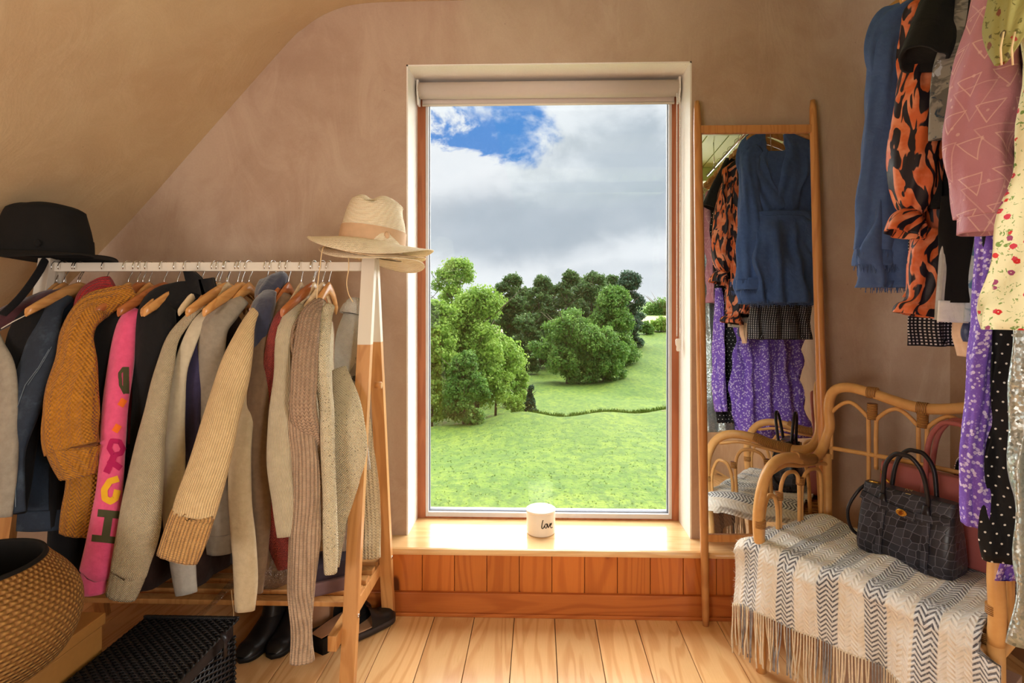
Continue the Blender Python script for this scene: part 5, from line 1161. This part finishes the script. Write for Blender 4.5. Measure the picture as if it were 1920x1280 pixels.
# ------------------------------------------------------------------ handbags on the chair
def croc():
    m = Mat('black_croc_leather'); v = m.mapping(m.obj, scale=(1, 1, 1.0)); e = m.voro(m.uv, 44, 'DISTANCE_TO_EDGE', rnd=.38); cc = m.sep(m.voro(m.uv, 44, out='Color', rnd=.38))[0]
    h = m.smooth(e, .0, .12); c = m.mix(cc, lin((38, 38, 45)), lin((60, 60, 69))); c = m.mix(m.smooth(e, .05, .0), c, lin((104, 104, 116)))
    return m.fin(c, m.math('ADD', .24, m.math('MULTIPLY', cc, .15)), h, .0004, .7)
cro = croc(); pinkl = plain('dusty_rose_leather', (166, 92, 88), .38, var=.05); blackl = plain('smooth_black_leather', (34, 30, 34), .3)
def bagframe(p0, ang):
    return Matrix.Translation(p0) @ Matrix.Rotation(ang, 4, 'Z')
def handbag(name, label, O, ang, L, H, D, mat, hmat, topL, arch, hr=.0065, gus=None, r_=.012):
    R = bagframe(O, ang); t = thing(name, label, 'bag', O)
    rings = []
    for z, f, d in ((0, .96, .90), (.006, .985, .98), (.03, 1, 1), (H * .5, 1 - (1 - topL) * .4, .82), (H * .85, 1 - (1 - topL) * .85, .50), (H * .97, topL, .36), (H, topL * .99, .30)):
        hl, hd = L / 2 * f, D / 2 * d; row = []
        N = 56
        for k in range(N):
            a = 2 * math.pi * k / N; cx, sy = math.cos(a), math.sin(a); e = .28
            row.append(R @ Vector((hl * math.copysign(abs(cx) ** e, cx), hd * math.copysign(abs(sy) ** e, sy), z)))
        rings.append(row)
    # resample uv by arc length is automatic
    b = MB().loft(rings).build('bag_body', mat, t)
    for s in (-1, 1):
        y = s * D * .22; P = [(-arch[0], y, H * .80), (-arch[0] * 1.02, y, H * 1.0), (-arch[0] * .85, y * 1.25, H + arch[1] * .62), (-arch[0] * .42, y * 1.4, H + arch[1] * .95), (0, y * 1.4, H + arch[1]), (arch[0] * .42, y * 1.4, H + arch[1] * .95), (arch[0] * .85, y * 1.25, H + arch[1] * .62), (arch[0] * 1.02, y, H * 1.0), (arch[0], y, H * .80)]
        hd = cane([R @ Vector(p) for p in P], hr, 'handle', 10, 50, t, hmat)
        for sx in (-1, 1):
            MB().loft([[R @ Vector((sx * arch[0] + w * math.cos(a), y + s * (.010 + .0) + .004 * math.sin(a), z)) for a in np.linspace(0, 6.28, 10, endpoint=False)] for z, w in ((H * .62, .010), (H * .66, .014), (H * .80, .013), (H * .92, .008))]).build('handle_tab', hmat, hd)
    return t, R, b
angE = math.atan2(E1.y, E1.x)
bl_, br_ = at(1601, 1012, 1.735), at(1783, 1076, 1.52); bl_.z = br_.z = SEAT + .030; L = (br_ - bl_).length; ang = math.atan2(br_.y - bl_.y, br_.x - bl_.x)
nrm = Vector((-math.sin(ang), math.cos(ang), 0)); O = (bl_ + br_) / 2 + nrm * .062
Hb = .205
t, R, b = handbag('handbag', 'black crocodile-embossed handbag with gold turn lock in front', O, ang, L * 1.02, Hb, .125, cro, blackl, .93, (.058, .115))
def onface(x, z):    # point on the sloping front
    d = {0: 1, .5: .82, .85: .50, 1: .30}; f = z / Hb; dd = float(np.interp(f, [0, .15, .5, .85, 1], [1, 1, .82, .50, .30])); return R @ Vector((x, -.0625 * dd - .0035, z))
def strapf(P, w, mat, name, par, th_=.004):
    m_ = MB(); Q = catmull(P, 40); rg_ = []
    for i, q in enumerate(Q):
        tgt = Q[min(i + 1, 39)] - Q[max(i - 1, 0)]; tgt /= np.linalg.norm(tgt); nx, nz = -tgt[1], tgt[0]; c0 = onface(*q)
        a_, b2 = onface(q[0] + nx * w / 2, q[1] + nz * w / 2), onface(q[0] - nx * w / 2, q[1] - nz * w / 2); off = -nrm * th_
        rg_.append([a_, a_ + off, b2 + off, b2])
    m_.loft(rg_, smooth=False); return m_.build(name, mat, par)
for x in (-.055, .065): strapf([(x, .004), (x * 1.0, .08), (x * .98, .145)], .018, cro, 'vertical_strap', t, .0025)
fs = strapf([(-.118, .170), (-.06, .158), (0, .150), (.035, .146)], .022, cro, 'front_strap', t, .006); strapf([(.015, .149), (.065, .152), (.118, .160)], .020, cro, 'front_strap', t, .003)
lk = onface(.0, .151) - nrm * .006
def disc(c, rx, rz, dpt, mat, name, par): return MB().loft([[c + Vector((math.cos(ang), math.sin(ang), 0)) * (rx * s * math.cos(a)) + UP * (rz * s * math.sin(a)) - nrm * k for a in np.linspace(0, 6.28, 24, endpoint=False)] for s, k in ((1, 0), (1, dpt * .6), (.9, dpt))]).build(name, mat, par)
l1 = disc(lk, .015, .0105, .004, M['gold'], 'lock_plate', t); disc(lk - nrm * .004, .005, .006, .005, plain('amber_metal', (150, 84, 30), .3, .8), 'turn_knob', l1)
lg = plain('gold_foil', (226, 200, 130), .4)
decal('brand_stamp', [([(1697, 920), (1700, 915), (1703, 921), (1706, 917), (1709, 922), (1711, 919)], .9), ([(1698, 925), (1708, 927)], .8)], b, lg, t, .0015, label='tiny gold foil maker stamp')
# shoulder strap with gold clip at the left end
e0 = R @ Vector((-L / 2 * .93, 0, Hb * .97)); 
cane([e0 + Vector((0, 0, -.004)), e0 + Vector((-.03, .0, -.03)), e0 + Vector((-.055, .01, -.09)), e0 + Vector((-.045, .01, -.15)), e0 + Vector((-.012, .0, -.178)), e0 + Vector((.01, .03, -.18))], .005, 'shoulder_strap', 8, 40, t, blackl)
MB().tube([e0 + Vector((.0, -.01, .006)), e0 + Vector((.03, -.035, .004))], .0038, 8).build('clip', M['gold'], t)
# pink bag behind
O2 = (at(1640, 930, 1.86) + at(1890, 1010, 1.42)) / 2; O2 = C(.345, .225 + .07, SEAT + .03)
O2 = O + nrm * .135 + Vector((math.cos(ang), math.sin(ang), 0)) * .070
t2, R2, b2 = handbag('handbag', 'dusty rose leather tote with tall rolled handles behind the black bag', O2, ang + .02, .42, .245, .10, pinkl, pinkl, .98, (.072, .165), .0075)
MB().tube([R2 @ Vector((x, -.055 + .0, .175)) for x in np.linspace(-.2, .2, 12)], .0022, 6).build('seam', pinkl, t2)
cane([R2 @ Vector((-.205, -.01, .215)), R2 @ Vector((-.19, -.03, .20)), R2 @ Vector((-.165, -.04, .185))], .0035, 'clip', 8, 12, t2, M['gold'])
# little studded pouch at the back
pc = O2 + nrm * .075 + Vector((math.cos(ang), math.sin(ang), 0)) * .06; pc.z = SEAT + .03
pch = thing('pouch', 'black suede pouch with beaded edge standing behind the rose tote', 'bag', pc); Rp = bagframe(pc, ang)
outl = [(-.10, 0), (.12, 0), (.13, .20), (.118, .275), (.10, .29), (-.04, .30), (-.075, .292), (-.09, .27), (-.10, .2)]
MB().prism(outl, Rp @ Vector((0, 0, 0)), (math.cos(ang), math.sin(ang), 0), (0, 0, 1), nrm * .03).build('pouch_body', plain('black_suede', (20, 19, 22), .95), pch)
mb = MB(); Q = catmull([(x, z) for x, z in outl[2:] ], 46)
for q in Q: mb.sphere(Rp @ Vector((q[0], -.002, q[1])), .0028, 6, 4)
tag(mb.build('beads', M['chrome'], pch), kind='stuff')

# ------------------------------------------------------------------ left foreground: box, basket, hamper
bt = .353; xr = at(199, 1161, 1.45).x
bxw = plain('ochre_board', (176, 122, 62), .6, var=.1)
bx = thing('storage_box', 'ochre board box with a fitted lid under the seagrass basket', 'box', (xr - .3, 1.1, 0))
MB().box((xr - .62, .62, 0), (xr - .006, 1.445, bt - .034), bev=.003).build('box_body', bxw, bx); MB().box((xr - .626, .614, bt - .03), (xr, 1.45, bt), bev=.003).build('lid', bxw, bx)
m = Mat('woven_seagrass'); u, v, _ = m.sep(m.uv)[:3]; ox, oy, _z = m.sep(m.obj)[:3]; u = m.math('MULTIPLY', m.math('ARCTAN2', oy, ox), .20)
z_ = m.sep(m.obj)[2]; kk = m.math('DIVIDE', v, .0105)
tw = m.math('SINE', m.math('ADD', m.math('MULTIPLY', u, 2 * math.pi / .017), m.math('MULTIPLY', m.math('FLOOR', kk), math.pi))); rw = m.math('SINE', m.math('MULTIPLY', m.math('FRACT', kk), math.pi))
h = m.math('MULTIPLY', rw, m.math('ADD', 1.3, tw)); c = m.mix(m.smooth(m.math('ADD', h, m.noise(m.obj, 40, 3)), .3, 2.2), lin((136, 90, 44)), lin((184, 134, 72)))
sg_ = m.fin(c, .75, h, .0035, 1)
m = Mat('dark_basket_inside'); sgd = plain('basket_inside_shade', (20, 17, 16), .9, var=.4)  # near-black colour stands in for the shade inside the basket
bc = Vector((at(-48, 1180, 1.22).x, 1.20, bt)); bk = thing('belly_basket', 'round seagrass belly basket with dark shade painted inside, on the ochre box', 'basket', bc)
prof = [(.10, 0.0000), (.165, 0.0036), (.197, 0.0450), (.210, 0.0990), (.205, 0.1485), (.184, 0.1890), (.155, 0.2250), (.143, 0.2412)]
def lat(prof, n=96, sq=0):
    return [[Vector((bc.x + (r) * math.cos(a), bc.y + r * math.sin(a), bc.z + z + sq * math.cos(a - .4) * (z / .2) )) for a in np.linspace(0, 2 * math.pi, n, endpoint=False)] for r, z in catmull(prof, 40)]
MB().loft(lat(prof), cap1=False).build('basket_body', sg_, bk)
prof2 = [(.144, 0.2394), (.140, 0.2484), (.133, 0.2430), (.14, 0.2160), (.17, 0.1530), (.18, 0.0720), (.15, 0.0180), (.05, 0.0108)]
MB().loft(lat(prof2), cap0=False, cap1=True).build('collar', sgd, bk)  # inside wall and rim of the open basket, shade painted on
# black wicker hamper
hx = at(445, 1160, 1.58).x; hz = at(445, 1160, 1.58).z
wk = plain('black_wicker', (30, 28, 30), .35, var=.4); hp = thing('wicker_hamper', 'low black wicker hamper with fitted lid on the floor left', 'hamper', (hx - .15, 1.2, 0))
x0, x1, y0, y1 = xr + .012, hx, .70, 1.58
MB().box((x0 + .012, y0 + .012, 0), (x1 - .014, y1 - .014, hz - .05)).build('inner_lining', plain('black_lining', (12, 11, 12), .9), hp)
sd = MB(); rng = random.Random(8)
for i in range(28):
    z = .008 + i * (hz - .05) / 28
    for (a, b2) in (((x1 - .010, y0), (x1 - .010, y1)), ((x1, y1 - .010), (x0, y1 - .010))):
        n_ = 46; P = []
        for k in range(n_ + 1):
            tt = k / n_; w = .004 * (1 if (k + i) % 2 else -1); px0 = a[0] + (b2[0] - a[0]) * tt; py0 = a[1] + (b2[1] - a[1]) * tt
            P.append((px0 + (w if a[0] == b2[0] else 0), py0 + (w if a[1] == b2[1] else 0), z))
        sd.tube(P, .0030, 5)
tag(sd.build('side_weave', wk, hp), kind='stuff')
lidm = MB(); nx = 22
for i in range(90):
    y = y0 + .004 + (y1 - y0 - .008) * i / 89; P = []
    for k in range(nx + 1): P.append((x0 + (x1 - x0) * k / nx, y, hz - .004 + .0035 * (1 if (k + i) % 2 else -1)))
    lidm.tube(P, .0034, 5)
for k in range(nx + 1): lidm.tube([(x0 + (x1 - x0) * (k) / nx, y0, hz - .004), (x0 + (x1 - x0) * k / nx, y1, hz - .004)], .003, 5)
tag(lidm.build('lid_weave', wk, hp), kind='stuff')
MB().box((x0 + .006, y0 + .006, hz - .048), (x1 - .008, y1 - .006, hz - .010), bev=.002).build('lid_board', plain('black_cane_board', (24, 21, 24), .5), hp)
rim = MB()
for (a, b2) in (((x1, y0), (x1, y1)), ((x1, y1), (x0, y1))):
    for s in (0, 1):
        P = [(a[0] + (b2[0] - a[0]) * t_ + .0035 * math.cos(t_ * 150 + s * math.pi), a[1] + (b2[1] - a[1]) * t_ + .0035 * math.cos(t_ * 150 + s * math.pi), hz + .001 + .0035 * math.sin(t_ * 150 + s * math.pi)) for t_ in np.linspace(0, 1, 260)]
        rim.tube(P, .0032, 5)
tag(rim.build('braided_rim', wk, hp), kind='stuff')
for y in (1.50, 1.0): MB().tube([(x1 + .002, y, hz + .006), (x1 + .012, y, hz - .01), (x1 + .010, y, hz - .06)], .010, 8, flat=.3, up=(1, 0, 0)).build('leather_tab', blackl, hp)

# ------------------------------------------------------------------ things on the rack shelf and floor
SHZ = SZ + .016
pc = Vector((at(505, 1110, 1.79).x, 1.80, SHZ)); bag = thing('fur_hat', 'brown fur hat in a clear plastic bag on the rack shelf', 'hat', pc)
fur = Mat('brown_fur'); n = fur.noise(fur.mapping(fur.obj, scale=(1, 1, .4)), 120, 4, .7); furm = fur.fin(fur.mix(n, lin((96, 72, 58)), lin((176, 146, 124))), .9, n, .008, 1)
def lump(c, sx, sy, sz, seed, amp=.12, n=28, m_=18):
    r = random.Random(seed); ph = [r.uniform(0, 6) for _ in range(6)]; rings = []
    for k in range(m_ + 1):
        th_ = math.pi * max(.02, min(.98, k / m_)); row = []
        for i in range(n):
            a = 2 * math.pi * i / n; f = 1 + amp * (math.sin(3 * a + ph[0] + 2 * th_) + .6 * math.sin(5 * a + ph[1] - 3 * th_) + .5 * math.sin(4 * th_ + ph[2]))
            z = -math.cos(th_) * sz; row.append(Vector((c.x + math.sin(th_) * math.cos(a) * sx * f, c.y + math.sin(th_) * math.sin(a) * sy * f, c.z + sz + z)))
        rings.append(row)
    return MB().loft(rings)
lump(pc, .085, .075, .062, 4, .08).build('fur_body', furm, bag)
g_ = Mat('clear_plastic'); tp = g_.new('ShaderNodeBsdfTransparent'); tp.inputs[0].default_value = (.92, .9, .88, 1); gl = g_.new('ShaderNodeBsdfGlossy'); gl.inputs['Roughness'].default_value = .08
bn = g_.new('ShaderNodeBump'); g_.put(bn.inputs['Height'], g_.noise(g_.obj, 26, 3, .6, 1.5)); bn.inputs['Distance'].default_value = .03; g_.l.new(bn.outputs[0], gl.inputs['Normal'])
mx = g_.new('ShaderNodeMixShader'); mx.inputs[0].default_value = .16; g_.l.new(tp.outputs[0], mx.inputs[1]); g_.l.new(gl.outputs[0], mx.inputs[2]); g_.l.new(mx.outputs[0], g_.n['Material Output'].inputs[0])
lump(pc + Vector((-.01, 0, -.0)), .105, .088, .064, 9, .10, 40, 26).build('plastic_bag', g_.m, bag)
bagt = MB().tube([pc + Vector((-.09, -.06, .05)), pc + Vector((-.13, -.12, .0)), pc + Vector((-.19, -.18, -.05))], [.02, .012, .018], 8, flat=.3).build('bag_tail', g_.m, bag)
pb = Vector((at(628, 1100, 1.82).x, 1.82, SHZ)); pbx = thing('shoe_bag', 'dark purple soft case on the shelf behind the long mushroom sleeve', 'bag', pb)
pm = plain('aubergine_cloth', (46, 36, 48), .7); Rp = Matrix.Translation(pb) @ Matrix.Rotation(.5, 4, 'Z')
MB().box((-.09, -.06, 0), (.055, .06, .045), Rp, bev=.008).build('case_base', plain('mauve_cloth', (110, 84, 84), .8), pbx); MB().box((-.085, -.055, .045), (.05, .055, .10), Rp, bev=.012).build('case_top', pm, pbx)
# footwear
def shoe(name, label, cat, p, ang, Ls=.25, w=.085, boot=0, mat=None, sole=None, heel=.02, inner_m=None, openback=False, plat=.02):
    t = thing(name, label, cat, p); R = Matrix.Translation(p) @ Matrix.Rotation(ang, 4, 'Z')
    def ol(f, k=1.0):  # half widths along the sole
        return w / 2 * k * (0.62 + .38 * math.sin(math.pi * min(1, f * .9 + .08)) if f < .5 else (1.0 if f < .75 else max(.02, math.sqrt(max(0, 1 - ((f - .75) / .25) ** 2)))))
    fs_ = np.linspace(0, 1, 22)
    def outline(z, k=1.0, lift=0):
        L_ = [Vector((f * Ls, -ol(f, k), z + lift * max(0, f - .7) * .1)) for f in fs_] + [Vector((f * Ls, ol(f, k), z + lift * max(0, f - .7) * .1)) for f in fs_[::-1]]
        return [R @ q for q in L_]
    MB().loft([outline(0.0 if plat > .03 else .004), outline(plat, 1.03)]).build('sole', sole, t)
    if heel > .021:
        MB().loft([[R @ Vector((x, y, z)) for x, y in ((.0, -w * .36), (.012, -w * .42), (.075, -w * .42), (.08, w * .42), (.012, w * .42), (0, w * .36))] for z in (0, heel)], smooth=False).build('heel', sole, t)
    rows_ = []
    for f in np.linspace(.02 if not openback else .45, .985, 20):
        hw = ol(f) * 1.0; zt = plat + (.075 - .045 * ss((f - .35) / .4)) * (max(.12, 1 - ss((f - .86) / .16)) if f > .8 else 1)
        if boot and f < .42: zt = plat + .085
        rows_.append([R @ Vector((f * Ls, hw * math.cos(a), plat + (zt - plat) * max(0, math.sin(a)) ** .8)) for a in np.linspace(0, math.pi, 14)])
    up = MB().loft(rows_, closed=False).build('upper', mat, t)
    if boot:
        sh = []
        for z, rx, ry in ((.06, .058, .038), (.09, .050, .036), (.12, .048, .037), (boot, .052, .040), (boot, .044, .033), (.08, .04, .03)):
            sh.append([R @ Vector((.055 + rx * math.cos(a), ry * math.sin(a), plat + z)) for a in np.linspace(0, 2 * math.pi, 20, endpoint=False)])
        MB().loft(sh, cap0=False, cap1=True).build('shaft', mat, t)
    if inner_m:
        MB().loft([outline(plat + .001, .85), outline(plat + .004, .82)]).build('insole', inner_m, t)
    return t
bkl = plain('black_boot_leather', (30, 27, 27), .35, var=.3); bks = plain('black_rubber', (20, 19, 19), .6); tanl = plain('tan_leather', (196, 150, 116), .5); gry = plain('grey_rubber', (62, 52, 50), .6)
def fl_(px_, py_): 
    Y = 1.2 * F / (py_ - CY); q = at(px_, py_, Y); return Vector((q.x, q.y, 0))
shoe('ankle_boot', 'left black lace-up ankle boot on the floor beside the hamper', 'boot', fl_(494, 1228) + Vector((0, .16, 0)), math.radians(-100), .24, .085, .14, bkl, bks)
shoe('ankle_boot', 'right black ankle boot behind the long mushroom sleeve', 'boot', fl_(534, 1222) + Vector((0.0, .17, 0)), math.radians(-93), .24, .085, .14, bkl, bks)
shoe('sandal', 'black platform sandal with tan insole beside the front rack leg', 'shoe', fl_(590, 1236) + Vector((0, .015, 0)), math.radians(62), .24, .085, 0, bkl, bks, heel=.055, inner_m=tanl, plat=.055, openback=True)
shoe('clog', 'black leather clog pointing at the rear rack leg', 'shoe', fl_(640, 1212), math.radians(48), .215, .085, 0, bkl, gry, inner_m=tanl, openback=True, plat=.026)
shoe('shoe', 'tan shoe behind the platform sandal under the shelf', 'shoe', fl_(572, 1192), math.radians(50), .24, .08, 0, tanl, gry, plat=.02)
o = MB().tube(catmull([tuple(at(x, y, 1.70)) for x, y in ((434, 1106), (436, 1130), (438, 1150), (436, 1180), (432, 1188))], 16), .0013, 5).build('cord', tie); solo(o, 'thin white cord hanging from the shelf above the boots', 'cord')
# dark clothes hanging behind, seen through the gaps above the shelf
